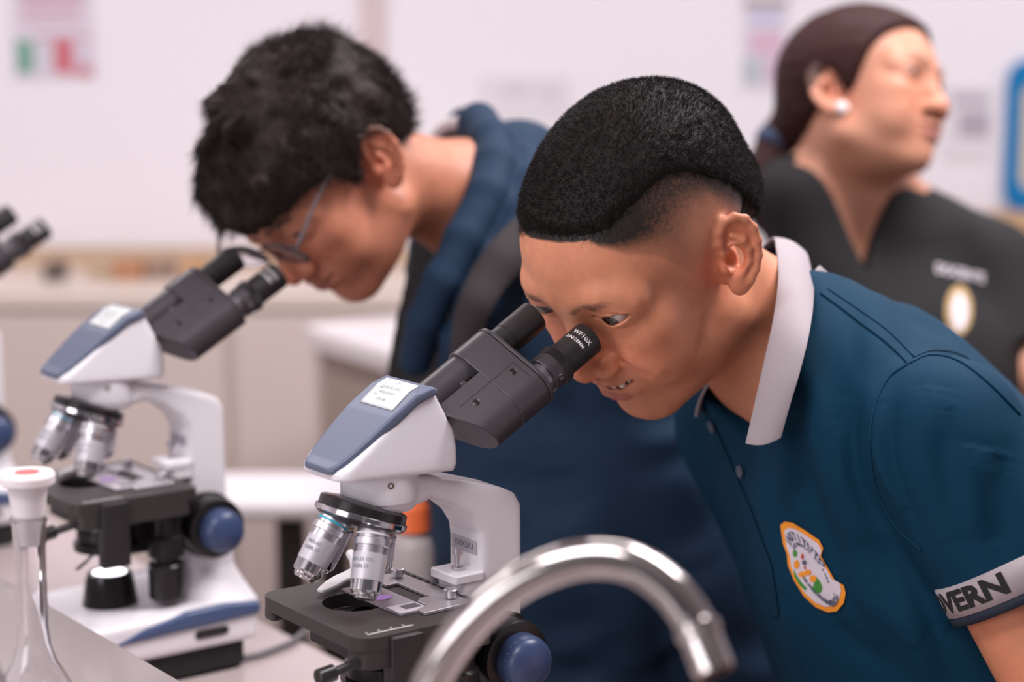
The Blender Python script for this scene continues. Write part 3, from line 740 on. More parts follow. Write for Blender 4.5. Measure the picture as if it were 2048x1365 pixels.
    for q in (-40, -46): lathe_obj('hinge_screw', [(0, 2.6), (2, 2.6), (2.2, 1)], EF + t * q + nv * 11 + wv * 11, (wv + nv) / 1.414, M_satin if q == -46 else M_blkgloss, bn, 20)
    # far eyepiece tube
    e = lathe_obj('eyepiece', [(-1, 12.5), (-1, 12.0), (3, 12.0), (11.5, 12.0), (11.5, 12.4), (38, 12.4), (40.5, 12.2), (41, 11.4), (41, 9.5), (37, 9)], EF, t, M_blk, bn, 64, 25)
    lathe_obj('eye_lens', [(36.6, 9.2), (37.6, 6), (38.2, 0.01)], EF, t, M_lens, e, 40, 80)
    # near eyepiece with its knurled dioptre ring
    e = lathe_obj('eyepiece', [(-1, 12.6), (-1, 12.2), (7, 12.2)], EN, t, mat('dull_barrel', (0.30, 0.29, 0.31), 0.3, 0.9), bn, 64, 25)
    lathe_obj('dioptre_sleeve', [(6.8, 12.4), (6.8, 14.0), (7.5, 14.4), (17, 14.4), (17.2, 14.2)], EN, t, M_blk2, e, 64, 25)
    nk = 96; V = []; F = []
    pr = [(16.6, 14.3, 0), (16.9, 15.4, 1), (23.4, 15.4, 1), (23.8, 14.4, 0), (24.4, 12.7, 0)]
    d_ = t; e1 = np.cross(d_, [0, 0, 1.]); e1 /= np.linalg.norm(e1); e2 = np.cross(d_, e1)
    for (tt, rr, kk) in pr:
        for k in range(nk * 2):
            a = math.pi * k / nk; r2 = rr - (0.42 if (kk and k % 2) else 0)
            V.append((EN + d_ * tt + (e1 * math.cos(a) + e2 * math.sin(a)) * r2) / 1000)
    for j in range(len(pr) - 1):
        for k in range(nk * 2): k2 = (k + 1) % (nk * 2); F.append((j * 2 * nk + k, j * 2 * nk + k2, (j + 1) * 2 * nk + k2, (j + 1) * 2 * nk + k))
    mesh_obj('dioptre_ring', V, F, M_blk, e, False)
    lathe_obj('eyepiece_top', [(24, 12.9), (26, 13.0), (53, 13.2), (55.5, 13.0), (56.2, 12.2), (56.2, 10), (52, 9.5)], EN, t, M_blk, e, 72, 25)
    lathe_obj('eye_lens', [(51.6, 9.7), (52.6, 6), (53.2, 0.01)], EN, t, M_lens, e, 40, 80)
    v = np.array([-0.36, -0.62, 0.62]); az = math.atan2(v @ e2, v @ e1)
    cyl_text('WF10X', 5.6, EN, t, 13.05, 47, az + 0.0, M_letw, e, flip=1, thick=0.08)
    cyl_text('DIN/18MM', 4.0, EN, t, 13.05, 40.6, az - 0.12, M_letw, e, flip=1, thick=0.06)
    v = np.array([-0.1, -0.98, -0.2]); az2 = math.atan2(v @ e2, v @ e1)
    cyl_text('I  5', 3.6, EN, t, 14.4, 12, az2, M_letw, e, flip=1)
    # --- stage
    so = rrect(-62, 58, -70, 70, (8, 13, 15, 8), 8)
    sg = MB().prism([(x / 1000, y / 1000) for x, y in so], 0.168, 0.178, holes=[[(x / 1000, y / 1000) for x, y in circle(-17, 10, 23, 23, 48)]]).build('stage', M_stage, R, 30, 0.0009)
    MB().prism([(x / 1000, y / 1000) for x, y in rrect(-58.5, 50, -69.8, -46, (6, 4, 12, 6))], 0.1545, 0.169).build('stage_side', M_stage, sg, 30, 0.001)
    MB().prism([(x / 1000, y / 1000) for x, y in rrect(-61.5, 40, 50, 69.8, (4, 11, 3, 4))], 0.161, 0.169).build('stage_side', M_stage, sg, 30, 0.001)
    MB().prism([(x / 1000, y / 1000) for x, y in rrect(-44, 60, -30, 30, 4)], 0.150, 0.1682, holes=[[(x / 1000, y / 1000) for x, y in circle(0, 0, 24, 24, 40)]]).build('stage_carrier', M_blk, sg, 30)
    sc = MB().box(-.0500, -.0130, -.06185, -.0614, .17795, .1782)
    for q in range(38):
        L = 2.4 if q % 10 == 0 else (1.7 if q % 5 == 0 else 1.1); x0 = (-50 + q) / 1000
        sc.box(x0, x0 + .0003, -.0614, -.0614 + L / 1000, .17795, .1782)
    sc.build('scale_marks', M_letw, sg)
    for q, s in enumerate(('10', '20', '30', '40')):
        V, F = text_geo(s, 2.6); mesh_obj('lettering', [mm(-49 + 10 * q + x, -57.4 + y, 178.2) for x, y, z in V], F, M_letw, sg, False)
    # mechanical slide holder on the stage
    ho = MB().prism([(x / 1000, y / 1000) for x, y in [(5, -49), (44.6, -47), (48, -42), (48, 47), (37, 50), (21, 50), (18, 44), (21, 41), (21, 25), (31, 25), (31, -17), (22, -17), (17, -22), (17, -31), (19, -33), (6, -38)]], 0.1783, 0.1805).build('slide_holder', M_alu, R, 30, 0.0003)
    fg = [(-31.9, 36.5), (-30.5, 32.2), (-27, 31.5), (-15, 37), (-1, 46), (8, 48), (24, 48), (26, 60), (23, 68), (16, 69), (8, 64), (-3, 59), (-14, 52), (-25, 43)]
    MB().prism([(x / 1000, y / 1000) for x, y in fg], 0.1815, 0.1843).build('clamp_finger', M_finger, ho, 30, 0.0008)
    MB().tube([mm(16, 60, 183), mm(24, 74, 188), mm(26, 84, 191)], [.004, .0042, .0036], 14).build('clamp_lever', M_finger, ho, 60)
    for (x, y) in ((40, -31), (39, 38), (18, 58)): lathe_obj('thumb_screw', [(0, 3.6), (1, 4.6), (4.5, 5.2), (6.5, 5.2), (7.2, 4.4)], (x, y, 180.5), (0, 0, 1), M_satin, ho, 18, 20)
    sl = MB()
    for q in range(9): sl.box(0.0485, 0.0500, (-34 + q * 9) / 1000, (-29.5 + q * 9) / 1000, .1805, .1812)
    sl.build('rack_slots', M_blkgloss, ho)
    gs = MB().box(-.0098, .0165, -.040, .040, .1784, .1796).build('glass_slide', M_slide, ho)
    MB().box(-.0085, .0155, -.0385, -.020, .17965, .1799).build('slide_label', M_slab, gs)
    MB().box(0.0000, .0135, -.0325, -.0235, .17995, .1801).build('label_print', mat('label_dark', (0.10, 0.09, 0.10), 0.5), gs)
    MB().prism([(x / 1000, y / 1000) for x, y in circle(3, 3, 7.5, 6)], .1797, .17985).build('specimen', M_light_spot, gs)  # purple lamp light coming through the slide, painted as a flat disc
    # stage drive, rack and condenser
    MB().prism([(x / 1000, y / 1000) for x, y in rrect(-38, -12, -73.5, -61, 1.2, 2)], 0.118, 0.1756).build('rack_block', M_blk, sg, 30, 0.0006)
    MB().box(-.0365, -.0145, -.0725, -.0625, .1756, .1760).build('rack_plate', M_satin, sg)
    MB().tube([mm(-52, -60, 161), mm(-66, -60, 158), mm(-84, -60, 155)], [.0035, .0035, .0035], 14).build('lock_screw_shaft', M_blk, sg, 40)
    lathe_obj('lock_knob', [(0, 4), (1, 6), (13, 6.4), (14, 5)], (-76, -60, 156.5), (-0.98, 0, -0.15), M_blkgloss, sg, 20)
    c = lathe_obj('condenser', [(0, 14), (0, 24), (2, 26), (11, 26), (12, 23), (14, 23), (26, 20), (30, 12), (30, 0.01)], (-6, -8, 126), (0, 0, 1), M_blkgloss, R, 64, 30)
    lathe_obj('condenser_collar', [(12, 22.5), (12.2, 23), (20, 22), (20, 20)], (-6, -8, 126), (0, 0, 1), M_chrome, c, 48)
    lathe_obj('filter_holder', [(-7, 24), (-7, 29), (-1, 29.5), (0, 29), (0, 22)], (-6, -8, 126), (0, 0, 1), M_blkgloss, c, 64)
    lathe_obj('condenser_screw', [(0, 4.6), (1.5, 4.6), (2, 3), (1, 2.4)], (-6, -38, 138), (0, -1, 0), M_satin, c, 20)
    MB().tube([mm(-25, -28, 122), mm(-42, -47, 121), mm(-58, -60, 119)], .0016, 8).build('iris_lever', M_satin, c, 40)
    MB().prism([(x / 1000, y / 1000) for x, y in rrect(10, 76, -22, 22, 4)], 0.112, 0.150).build('focus_carrier', M_blk, R, 30, 0.002)
    kb = lathe_obj('stage_control_shaft', [(0, 13), (3, 16.5), (34, 17), (36, 15), (37, 12), (40, 12), (42, 17), (60, 17), (62, 14), (98, 13)], (38, -40, 70), (0, 0, 1), M_blkgloss, R, 40, 30)
    # lamp house with its bright window
    lp = lathe_obj('lamp_house', [(0, 26), (4, 25), (24, 22), (30, 20), (31, 18), (30, 15)], (0, 0, 63), (0, 0, 1), M_blkgloss, R, 56, 30)
    lathe_obj('lamp_window', [(30, 16.5), (30.6, 13), (31, 0.01)], (0, 0, 63), (0, 0, 1), M_lamp, lp, 40, 80)
    return R

def copy_tree(o, parent=None):
    c = o.copy(); COL.objects.link(c); c.parent = parent
    for ch in list(o.children): copy_tree(ch, c)
    return c
scope1 = make_scope()
G_SC = 'microscopes in a row on the bench'
d_row = at(208, 838, 1.771) - at(760, 1005, 1.4)
for i, (lab, dx) in enumerate((('white binocular microscope in the middle, in sharp focus, with the short-haired boy at its eyepiece', (0, 0)),
                               ('white microscope under the boy with glasses, blue focus knob and lit lamp in view', (0, 0)),
                               ('microscope at the left edge of the photo, only its black eyepieces and base in view', (-0.045, 0.060)))):
    o = scope1 if i == 0 else copy_tree(scope1)
    o.location = (SORG[0] + i * d_row[0] + dx[0], SORG[1] + i * d_row[1] + dx[1], BZ); o.rotation_euler = (0, 0, PHI)
    tag(o, lab, 'microscope', G_SC)
# ================================================================== people
def hrot(y, p, r):
    y, p, r = map(math.radians, (y, p, r)); cy, sy, cp, sp, cr, sr = math.cos(y), math.sin(y), math.cos(p), math.sin(p), math.cos(r), math.sin(r)
    f = np.array([cy * cp, sy * cp, -sp]); l = np.array([-sy, cy, 0]); u = np.cross(f, l)
    return np.array([f, l * cr + u * sr, -l * sr + u * cr]).T
ARR = lambda *a: np.array(a, float)
EAR_T = math.radians(13); EAR_F = math.radians(24)
def ear_frame():
    e2 = ARR(-math.sin(EAR_T), 0, math.cos(EAR_T)); b = ARR(-math.cos(EAR_T) * math.cos(EAR_F), math.sin(EAR_F), -math.sin(EAR_T) * math.cos(EAR_F))
    e2 = e2 - b * (b @ e2); e2 /= L2(e2); return ARR(2, 68.5, 2), b, e2, np.cross(e2, b) * (1 if np.cross(e2, b)[1] > 0 else -1)
EO, E1, E2, E3 = ear_frame()
HELIX = [(1, 2, 1.5), (3, 9, 3), (3, 18, 3.5), (6, 27, 4), (12, 32.5, 5), (20, 33, 6), (27, 28, 7.5), (30.5, 19, 8.5), (30.5, 8, 8.5), (28, -4, 7.5), (23, -14, 6), (17, -21, 4.5)]
def skull(p):
    d = ell(p, (-13, 0, 48), (98, 75, 78.5))
    return smin(d, ell(p, (30, 0, 46), (57, 61, 50)), 24)
def head_sdf(q, k):
    """a head in its own frame (mm): x forward, y left, z up, origin between the ears"""
    p = q.copy(); ys = q[:, 1]; p[:, 1] = np.abs(ys)
    d = skull(p)
    d = smin(d, ell(p, (33, 0, -12), (58, 57 * k.get('wide', 1), 66)), 22)
    d = smin(d, ell(p, (64, 38, 4), (25, 23, 20)), 16)
    ck = k.get('cheek', 1.0)
    d = smin(d, ell(p, (62, 33, -28), (27 * ck, 25 * ck, 30 * ck)), 20)
    d = smin(d, cap(p, (8, 48, -50 + k.get('cup', 0) * .4), (70, 12, -78 + k.get('cup', 0)), 18, 16), 22)
    d = smin(d, ell(p, (30, 0, -66), (46 * k.get('uj', 1), 42 * k.get('uj', 1), 30 * k.get('uj', 1))), 26)
    cz = k.get('chin', 0)
    d = smin(d, ell(p, (79 + cz, 0, -77 + k.get('cup', 0)), (16, 20, 17)), 14)
    if k.get('double'): d = smin(d, ell(p, (44, 0, -80), (38, 38, 20)), 20)
    d = smin(d, ell(p, (76, 0, -40), (24, 29, 26)), 16)
    d = smin(d, cap(p, (83, 10, 41), (69, 46, 43), 9, 8), 16)                     # brow
    ez = k.get('ez', 0); p = p - ARR(0, k.get('ey', 0), ez)
    d = smax(d, -ell(p, (103, 33, 25), (17, 19, 12)), 14)                          # socket
    d = smin(d, cap(p, (81, 31, 41), (70, 50, 32), 9, 8), 12)                      # upper lid mass
    d = smin(d, ell(p, (76, 34, 25), (16.2, 18, 13.2)), 6)                         # lids
    p = p + ARR(0, k.get('ey', 0), ez)
    nb = k.get('bridge', 0)
    d = smin(d, cap(p, (86 + nb, 0, 34), (105, 0, -5), 6.5, 9), 13)              # nose
    d = smin(d, ell(p, (108, 0, -11), (10.5, 11.5, 10)), 6)
    nw = k.get('nose', 1)
    d = smin(d, ell(p, (99, 15 * nw, -13.5), (11.5, 8.5, 9)), 5)
    d = smax(d, -ell(p, (103, 7 * nw, -22.5), (6, 4, 5.5)), 3)
    d = d + 1.5 * np.exp(-(poly(p, [ARR(108, 21, -3), ARR(99, 24.5, -5), ARR(93, 23, -13), ARR(94, 18, -21)], [.1] * 4) / 2.6) ** 2)
    # lips
    up = k.get('smile', 3.0); mo = k.get('open', 0)
    ul = [ARR(100.5, 0, -33.5 + mo * .3), ARR(99.5, 6, -32.5 + mo * .3), ARR(95, 15, -35), ARR(82, 33, -37 + up)]
    ll = [ARR(98, 0, -46.5 - mo), ARR(96, 9, -46 - mo), ARR(91, 18, -43.5 - mo * .5), ARR(82, 33, -38 + up)]
    d = smin(d, poly(p, ul, [4.6, 4.8, 3.8, 2.2], 3), 4)
    d = smin(d, poly(p, ll, [5.6, 5.4, 4.2, 2.2], 3), 4)
    md = [ARR(106, 0, -39.5 - mo * .4), ARR(101, 10, -39.5 - mo * .4), ARR(94, 20, -39 + up * .4), ARR(81, 36, -37.5 + up)]
    dm = poly(p, md, [0.5] * 4)
    if mo: d = smax(d, -poly(p, [ARR(96, 0, -39.5 - mo * .4), ARR(94, 10, -39.5 - mo * .4), ARR(88, 24, -39 + up * .5)], [mo * .95, mo * .8, .8]) , 1.5); d = smax(d, -poly(p, [ARR(108, 0, -39.7 - mo * .4), ARR(103, 10, -39.5 - mo * .4), ARR(94, 25, -39 + up * .5)], [mo * .9, mo * .75, .8]), 1.5)
    d = d + 2.2 * np.exp(-(dm / 2.0) ** 2)
    # folds
    fd = poly(p, [ARR(101, 22, -8), ARR(95, 32, -16), ARR(88, 41, -27), ARR(78, 47, -40)], [.1] * 4)
    d = d + k.get('fold', 1.6) * sstep(-46, -24, p[:, 2]) * np.exp(-(fd / 3.6) ** 2)
    d = d - k.get('fold', 1.6) * .9 * np.exp(-(poly(p, [ARR(95, 37, -10), ARR(86, 45, -26)], [.1] * 2) / 9) ** 2)
    d = d + 1.0 * np.exp(-(cap(p, (106, 0, -20), (102, 0, -29), .1) / 3.0) ** 2)
    d = d + 1.4 * np.exp(-(cap(p, (97, 0, -56), (94, 12, -55), .1) / 5.0) ** 2)
    d = d + 0.9 * np.exp(-(poly(p - ARR(0, k.get('ey', 0), k.get('ez', 0)), [ARR(92, 18, 20), ARR(92, 30, 14), ARR(84, 44, 15)], [.1] * 3) / 2.6) ** 2)      # under the eye
    # eye opening
    p = p - ARR(0, k.get('ey', 0), ez)
    eo = k.get('eye', 4.6)
    u = p[:, 1] - 33.5; z0 = 26.5 + 0.09 * u
    ew = k.get('eyew', 14.0); w_ = np.clip(1 - (u / ew) ** 2, 0, 1)
    op = smax(np.abs(p[:, 2] - z0 + 0.2 * eo) - eo * np.sqrt(w_) * 0.95, 82 - p[:, 0] - 0.22 * (u > 0) * u * 1.2, 1.0)
    op = np.maximum(op, np.abs(u) - ew)
    d = smax(d, -op, 1.2)
    d = d + 0.8 * np.exp(-(poly(p, [ARR(93, 19, 29 + eo * .5), ARR(94, 31, 33.5 + eo * .4), ARR(86, 45, 31.5)], [.1] * 3) / 1.3) ** 2)     # lid crease
    p = p + ARR(0, k.get('ey', 0), ez)
    # ears
    r = p - EO; a, b, c = r @ E1, r @ E2, r @ E3
    rr = np.stack([a, b, c], -1)
    near = L2(r - ARR(-10, 8, 0)) < 60
    de = np.full(len(p), 60.0)
    if near.any():
        R = rr[near]
        hx = [ARR(x, y, z) for x, y, z in HELIX]
        e = poly(R, hx, [1.6, 2.2, 2.8, 3.0, 3.0, 3.1, 3.1, 3.0, 3.0, 3.0, 3.2, 3.6], 2)
        bowl = pdist2(R[:, 0], R[:, 1], [(0, 0), (3, 24), (12, 32), (22, 31), (29, 20), (29, 6), (24, -12), (16, -24), (8, -27), (2, -20)])
        zc = 0.00 * R[:, 0] + 1.0 + 5.5 * sstep(0, 30, R[:, 0])
        e = smin(e, smax(bowl, np.abs(R[:, 2] - zc + 1.5) - 1.6, 2), 3)
        e = smin(e, poly(R, [ARR(11, -14, 3.5), ARR(20, -6, 5.5), ARR(22.5, 4, 6.5), ARR(20, 13, 6.5), ARR(14, 20, 5)], [2.6, 2.6, 2.8, 2.8, 2.2], 2), 3)
        e = smin(e, poly(R, [ARR(20, 12, 6), ARR(10, 13, 4)], [2.2, 1.6]), 3)
        e = smin(e, ell(R, (9, -22, 2.5), (8.5, 9, 4)), 5)
        e = smin(e, ell(R, (1.5, -4, 2.5), (4.2, 6, 4)), 3)
        e = smax(e, -ell(R, (10.5, 0, 3), (7.5, 10.5, 6.5)), 3)
        e = smin(e, ell(R, (6, -2, -8), (12, 22, 7)), 6)
        de[near] = e
    d = smin(d, de, 7)
    d = smax(d, -ell(rr, (9, -2, 0.5), (5, 6, 5)), 3)
    return d
SKIN = dict(lip=(0.36, 0.125, 0.10), dark=(0.03, 0.018, 0.015))
def skin_cols(q, base, k, hairfn=None, hdark=(0.02, 0.014, 0.012)):
    n = len(q); c = np.tile(np.array(base, float), (n, 1)); p = q.copy(); p[:, 1] = np.abs(p[:, 1])
    def mixc(w, col): nonlocal c; c = c * (1 - w[:, None]) + np.array(col, float) * w[:, None]
    headw = (L2(q) < 170)
    up = k.get('smile', 3.0); mo = k.get('open', 0)
    red = np.exp(-(L2(p - ARR(82, 36, -8)) / 24) ** 2) * .35 + np.exp(-(L2(p - ARR(112, 0, -8)) / 14) ** 2) * .45 + np.exp(-(L2((p - EO)) / 30) ** 2) * .45
    mixc(np.clip(red, 0, 1) * headw, np.array(base) * ARR(1.25, .82, .74))
    lips = np.minimum(poly(p, [ARR(103, 0, -34.5), ARR(99, 8, -33.8), ARR(94, 16, -36), ARR(83, 33.5, -36.5 + up)], [3.4, 3.6, 2.6, 1.0]),
                      poly(p, [ARR(101, 0, -46 - mo), ARR(98, 10, -45.5 - mo), ARR(92, 18, -43 - mo * .5), ARR(83, 33, -37.5 + up)], [4.8, 4.4, 3.0, .8]))
    mixc((1 - sstep(-.5, 1.6, lips)) * .8 * headw, k.get('lipcol', SKIN['lip']))
    dm = poly(p, [ARR(104, 0, -39.5 - mo * .4), ARR(99, 10, -39.5 - mo * .4), ARR(93, 20, -39 + up * .4), ARR(81, 36, -37.5 + up)], [.3] * 4)
    mixc(np.exp(-(dm / 1.5) ** 2) * .75 * headw, (0.10, 0.03, 0.025))
    bz = k.get('brow_z', 0)
    br = poly(p, [ARR(97, 12, 40 + bz), ARR(95, 24, 44.5 + bz), ARR(87, 38, 46.5 + bz), ARR(75, 52, 42 + bz)], [2.6, 3.6, 3.0, 0.8])
    nz_ = vnoise(p * ARR(.25, .9, 1.6)) * .25
    mixc(np.clip((1 - sstep(-1.2, 2.2, br)) * k.get('brow', .8) + nz_ * (br < 1.5), 0, 1) * headw, hdark)
    ls = poly(p - ARR(0, k.get('ey', 0), k.get('ez', 0)), [ARR(90, 21, 28 + k.get('eye', 4.6) * .1), ARR(94, 29, 27.3 + k.get('eye', 4.6) * .72), ARR(91, 40, 27.5 + k.get('eye', 4.6) * .66), ARR(84, 51, 27.8)], [.8, 1.3, 1.6, 1.0])
    mixc((1 - sstep(-.3, 1.0, ls)) * .9 * headw, hdark)
    if hairfn is not None:
        mixc(np.clip(hairfn(q), 0, 1) * headw, hdark)
    if k.get('blot', 0):
        c *= (1 + .07 * vnoise(q * .12) + .05 * vnoise(q * .35 + 9))[:, None]
    return c
def skin_mat(name):
    return mat(name, (0.5, 0.25, 0.16), 0.46, sss=0.22, attr='Col', bump=0.12, bscale=700, dist=0.0004, spec=0.42)
M_eyew = mat('eye_white', (0.62, 0.56, 0.55), 0.15, coat=1.0)
def make_eyes(par, H, R, s, gaze, k):
    for sy in (-1, 1):
        c = H + R @ (ARR(77.6, (33.5 + k.get('ey', 0)) * sy, 25.5 + k.get('ez', 0)) * s) / 1000; r = .0128 * s
        g = R @ ARR(*gaze); g = g / L2(g)
        pr = []
        for i in range(25):
            a = math.pi * i / 24; rr = r * (1 + .05 * math.exp(-(a / .42) ** 2)); pr.append((rr * math.cos(a), rr * math.sin(a)))
        mb = MB().lathe([(t, max(q_, 1e-6)) for t, q_ in pr], c, g, 40); o = mesh_obj('eye', mb.v, mb.f, None, par, True)
        V = np.array(mb.v); an = np.arccos(np.clip(((V - c) @ g) / L2(V - c), -1, 1)); cols = np.tile(ARR(.55, .48, .47), (len(V), 1))
        cols[an < .56] = (.030, .014, .010); cols[an < .24] = (.004, .003, .003)
        a_ = o.data.color_attributes.new('Col', 'FLOAT_COLOR', 'POINT'); cc = np.ones((len(V), 4), np.float32); cc[:, :3] = cols; a_.data.foreach_set('color', cc.ravel())
        o.data.materials.append(mat('eye_surface', (.5, .5, .5), 0.08, attr='Col', coat=1.0))

def hair_strands(V, Q, wfn, n, rng, length, wid, dirfn, col_mat, name, parent, nseg=2, curl=0.0):
    "thin tapering strands rooted on a surface (world metres); wfn gives the density 0..1"
    T = np.concatenate([Q[:, [0, 1, 2]], Q[:, [0, 2, 3]]]); A, B, C = V[T[:, 0]], V[T[:, 1]], V[T[:, 2]]
    ar = L2(np.cross(B - A, C - A)) * wfn((A + B + C) / 3); cs = np.cumsum(ar); pick = np.searchsorted(cs, rng.rand(n) * cs[-1])
    u, v = rng.rand(n), rng.rand(n); m = u + v > 1; u[m], v[m] = 1 - u[m], 1 - v[m]
    P = A[pick] + (B - A)[pick] * u[:, None] + (C - A)[pick] * v[:, None]
    N = np.cross((B - A)[pick], (C - A)[pick]); N /= L2(N)[:, None]
    D = dirfn(P, N); D += rng.randn(n, 3) * .16; D /= L2(D)[:, None]
    Ln = length(P) * (0.75 + .5 * rng.rand(n))
    side = np.cross(D, rng.randn(n, 3)); side /= L2(side)[:, None]; s2 = np.cross(D, side)
    bend = rng.randn(n, 3) * curl
    VV = []; rings = nseg + 1
    for j in range(rings):
        t = j / nseg; c = P - N * .0006 + D * (Ln * t)[:, None] + bend * (Ln * t * t)[:, None]; w_ = wid * (1 - .75 * t)
        for a in (0, 2.094, 4.189): VV.append(c + (side * math.cos(a) + s2 * math.sin(a)) * w_)
    VV = np.stack(VV, 1); b = np.arange(n)[:, None] * (3 * rings); F = []
    for j in range(nseg):
        for k in range(3):
            k2 = (k + 1) % 3; F.append(np.concatenate([b + 3 * j + k, b + 3 * j + k2, b + 3 * j + 3 + k2, b + 3 * j + 3 + k], 1))
    return VV.reshape(-1, 3), np.concatenate(F)
def rnorm(v): return v / np.maximum(L2(v), 1e-9)[..., None]

from mathutils.bvhtree import BVHTree
def bvh_of(V, Q): return BVHTree.FromPolygons([tuple(v) for v in V], [tuple(int(i) for i in f) for f in Q])
def hit(bvh, px, py, back=0.0):
    r = at(px, py, 1.0) - CAMP; r = r / L2(r)
    loc, nor, i, d = bvh.ray_cast(Vector(CAMP), Vector(r))
    return (np.array(loc), np.array(nor) * (-1 if np.array(nor) @ r > 0 else 1)) if loc is not None else (None, None)
def in_poly(x, y, P):
    c = False; n = len(P)
    for i in range(n):
        (x0, y0), (x1, y1) = P[i], P[(i + 1) % n]
        if (y0 > y) != (y1 > y) and x < (x1 - x0) * (y - y0) / (y1 - y0) + x0: c = not c
    return c
def wrap_flat(geo, fn, bvh, lift, name, m, parent):
    "lay flat 2D geometry on a surface: fn gives for (x, y) the photo pixel whose line of sight meets the cloth"
    V, F = geo; out = []; last = None
    for v in V:
        p, n = hit(bvh, *fn(v[0], v[1]))
        if p is None: p = last
        else: p = p + n * lift; last = p
        out.append(p)
    return mesh_obj(name, out, F, m, parent, False)
def grid2(outline, step):
    "2D mesh filling an outline"
    xs = [p[0] for p in outline]; ys = [p[1] for p in outline]
    bm = bmesh.new(); vs = [bm.verts.new((x, y, 0)) for x, y in outline]; bm.faces.new(vs)
    bmesh.ops.triangulate(bm, faces=bm.faces)
    for _ in range(12):
        L = [e for e in bm.edges if e.calc_length() > step]
        if not L: break
        bmesh.ops.subdivide_edges(bm, edges=L, cuts=1); bmesh.ops.triangulate(bm, faces=[f for f in bm.faces if len(f.verts) > 3])
    V = [tuple(v.co) for v in bm.verts]; bm.verts.index_update(); F = [tuple(v.index for v in f.verts) for f in bm.faces]; bm.free(); return V, F

def limb(p, J, r, k=14): return poly(p, J, r, k)
def hand(p, W, D, N, s=1.0):
    "a relaxed hand (mm) at wrist W pointing along D, back of the hand along N"
    D = D / L2(D); N = N - D * (N @ D); N /= L2(N); S = np.cross(N, D)
    d = ell((p - W) @ np.array([D, S, N]).T, (45 * s, 0, 0), (52 * s, 41 * s, 17 * s))
    for i, (o, L) in enumerate(((-30, 68), (-10, 78), (10, 73), (28, 58))):
        a = W + D * 82 * s + S * o * s; b = a + (D * .9 - N * .35) * L * .5 * s + S * o * .1; c = b + (D * .6 - N * .75) * L * .5 * s
        d = smin(d, poly(p, [W + D * 55 * s + S * o * .9 * s, a, b, c], [9.5 * s, 9 * s, 8.3 * s, 7 * s]), 4)
    a = W + D * 22 * s - S * 34 * s
    return smin(d, poly(p, [a, a + (D * .6 - S * .7 - N * .2) * 34 * s, a + (D * 1.35 - S * .95 - N * .4) * 34 * s], [13 * s, 10.5 * s, 8.5 * s]), 7)

PARTS = []
def person(name, H, R, s, k, base, skel, segs, hdark=(0.02, 0.014, 0.012), hairfn=None):
    "body as one skin surface; returns (root body object, vertices in metres, quads)"
    Hm = H * 1000
    def f(p):
        q = (p - Hm) @ R / s
        near = L2(q) < 210
        dh = L2(q) * s - 110 * s
        if near.any(): dh[near] = head_sdf(q[near], k) * s
        return smin(dh, skel(p), 26)
    V, Q = surface(f, *[axis_grid([(a * 1000, st) for a, st in g]) for g in segs])
    q = (V - Hm) @ R / s
    cols = skin_cols(q, base, k, hairfn, hdark)
    o = mesh_obj(name, V / 1000, Q, skin_mat('skin_' + name), None, True, cols)
    return o, V / 1000, Q
# ------------------------------------------------------------------ boy with cropped hair (front)
H1 = ARR(0.111, 1.5112, 1.2886); R1 = hrot(222.1, 42.1, -1.5); S1 = 1.022
K1 = dict(ez=4.5, ey=1.5, cheek=1.05, open=4.2, smile=10.0, eyew=17.0, lipcol=(.42,.13,.11), nose=1.08, bridge=-1.5, fold=3.6, eye=4.9, brow=.62, blot=1)
f1 = ARR(-.955, -.297, 0); l1 = ARR(.297, -.955, 0)
T1 = [(1560, 655, 1.60), (1640, 780, 1.62), (1755, 960, 1.63), (1880, 1180, 1.64), (1960, 1400, 1.66), (2000, 1700, 1.70)]
T1 = [at(*t) * 1000 for t in T1]
NECK1 = [H1 * 1000 + R1 @ ARR(-24, 0, -34), at(1520, 662, 1.585) * 1000, T1[1]]
SH1 = at(1895, 900, 1.45) * 1000; EL1 = at(2175, 1480, 1.42) * 1000; WR1 = EL1 + ARR(-150, -60, 5)
SHR1 = at(1480, 850, 1.77) * 1000; ELR1 = at(1665, 1240, 1.80) * 1000; WRR1 = at(1640, 1570, 1.74) * 1000
def lat(p, c, l, sc):
    "squash the sideways axis about c"
    w_ = (p - c) @ l; return p + np.outer(w_ * (sc - 1), l)
def torso1(p, grow=0.0):
    q = lat(p, T1[2], l1, .72); C = [T1[2] + ((t - T1[2]) - l1 * ((t - T1[2]) @ l1)) + l1 * ((t - T1[2]) @ l1) * .72 for t in T1]
    d = poly(q, C[1:], [88 + grow, 112 + grow, 132 + grow, 132 + grow, 125 + grow], 60)
    return d
LEGS1 = [[T1[5] + l1 * sg * 75, ARR(T1[5][0] + 40, T1[5][1] + 20, 480) + l1 * sg * 85, ARR(T1[5][0] + 60, T1[5][1] + 40, 90) + l1 * sg * 90] for sg in (-1, 1)]
def skel1(p):
    d = poly(p, NECK1, [47, 51, 58], 20)
    d = smin(d, cap(p, NECK1[1] + ARR(20, 10, -10), SH1, 36, 42), 30)
    d = smin(d, cap(p, NECK1[1], SHR1, 44, 42), 30)
    d = smin(d, torso1(p, -22), 30)
    d = smin(d, limb(p, [SH1, EL1, WR1], [48, 39, 27]), 20); d = smin(d, hand(p, WR1, WR1 - EL1, ARR(0, 0, 1)), 12)
    d = smin(d, limb(p, [SHR1, ELR1, WRR1], [48, 38, 27]), 20); d = smin(d, hand(p, WRR1, WRR1 - ELR1, ARR(0, 0, 1)), 12)
    for L in LEGS1: d = smin(d, limb(p, L, [72, 50, 36]), 20)
    return d
DEN1 = ([-112, -92, -70, -56, -42, -28, -16, -1, 19, 40, 52, 60, 75], [-38, -36, -30, 8, 34, 57, 74, 84, 85, 84, 83, 86, 93])
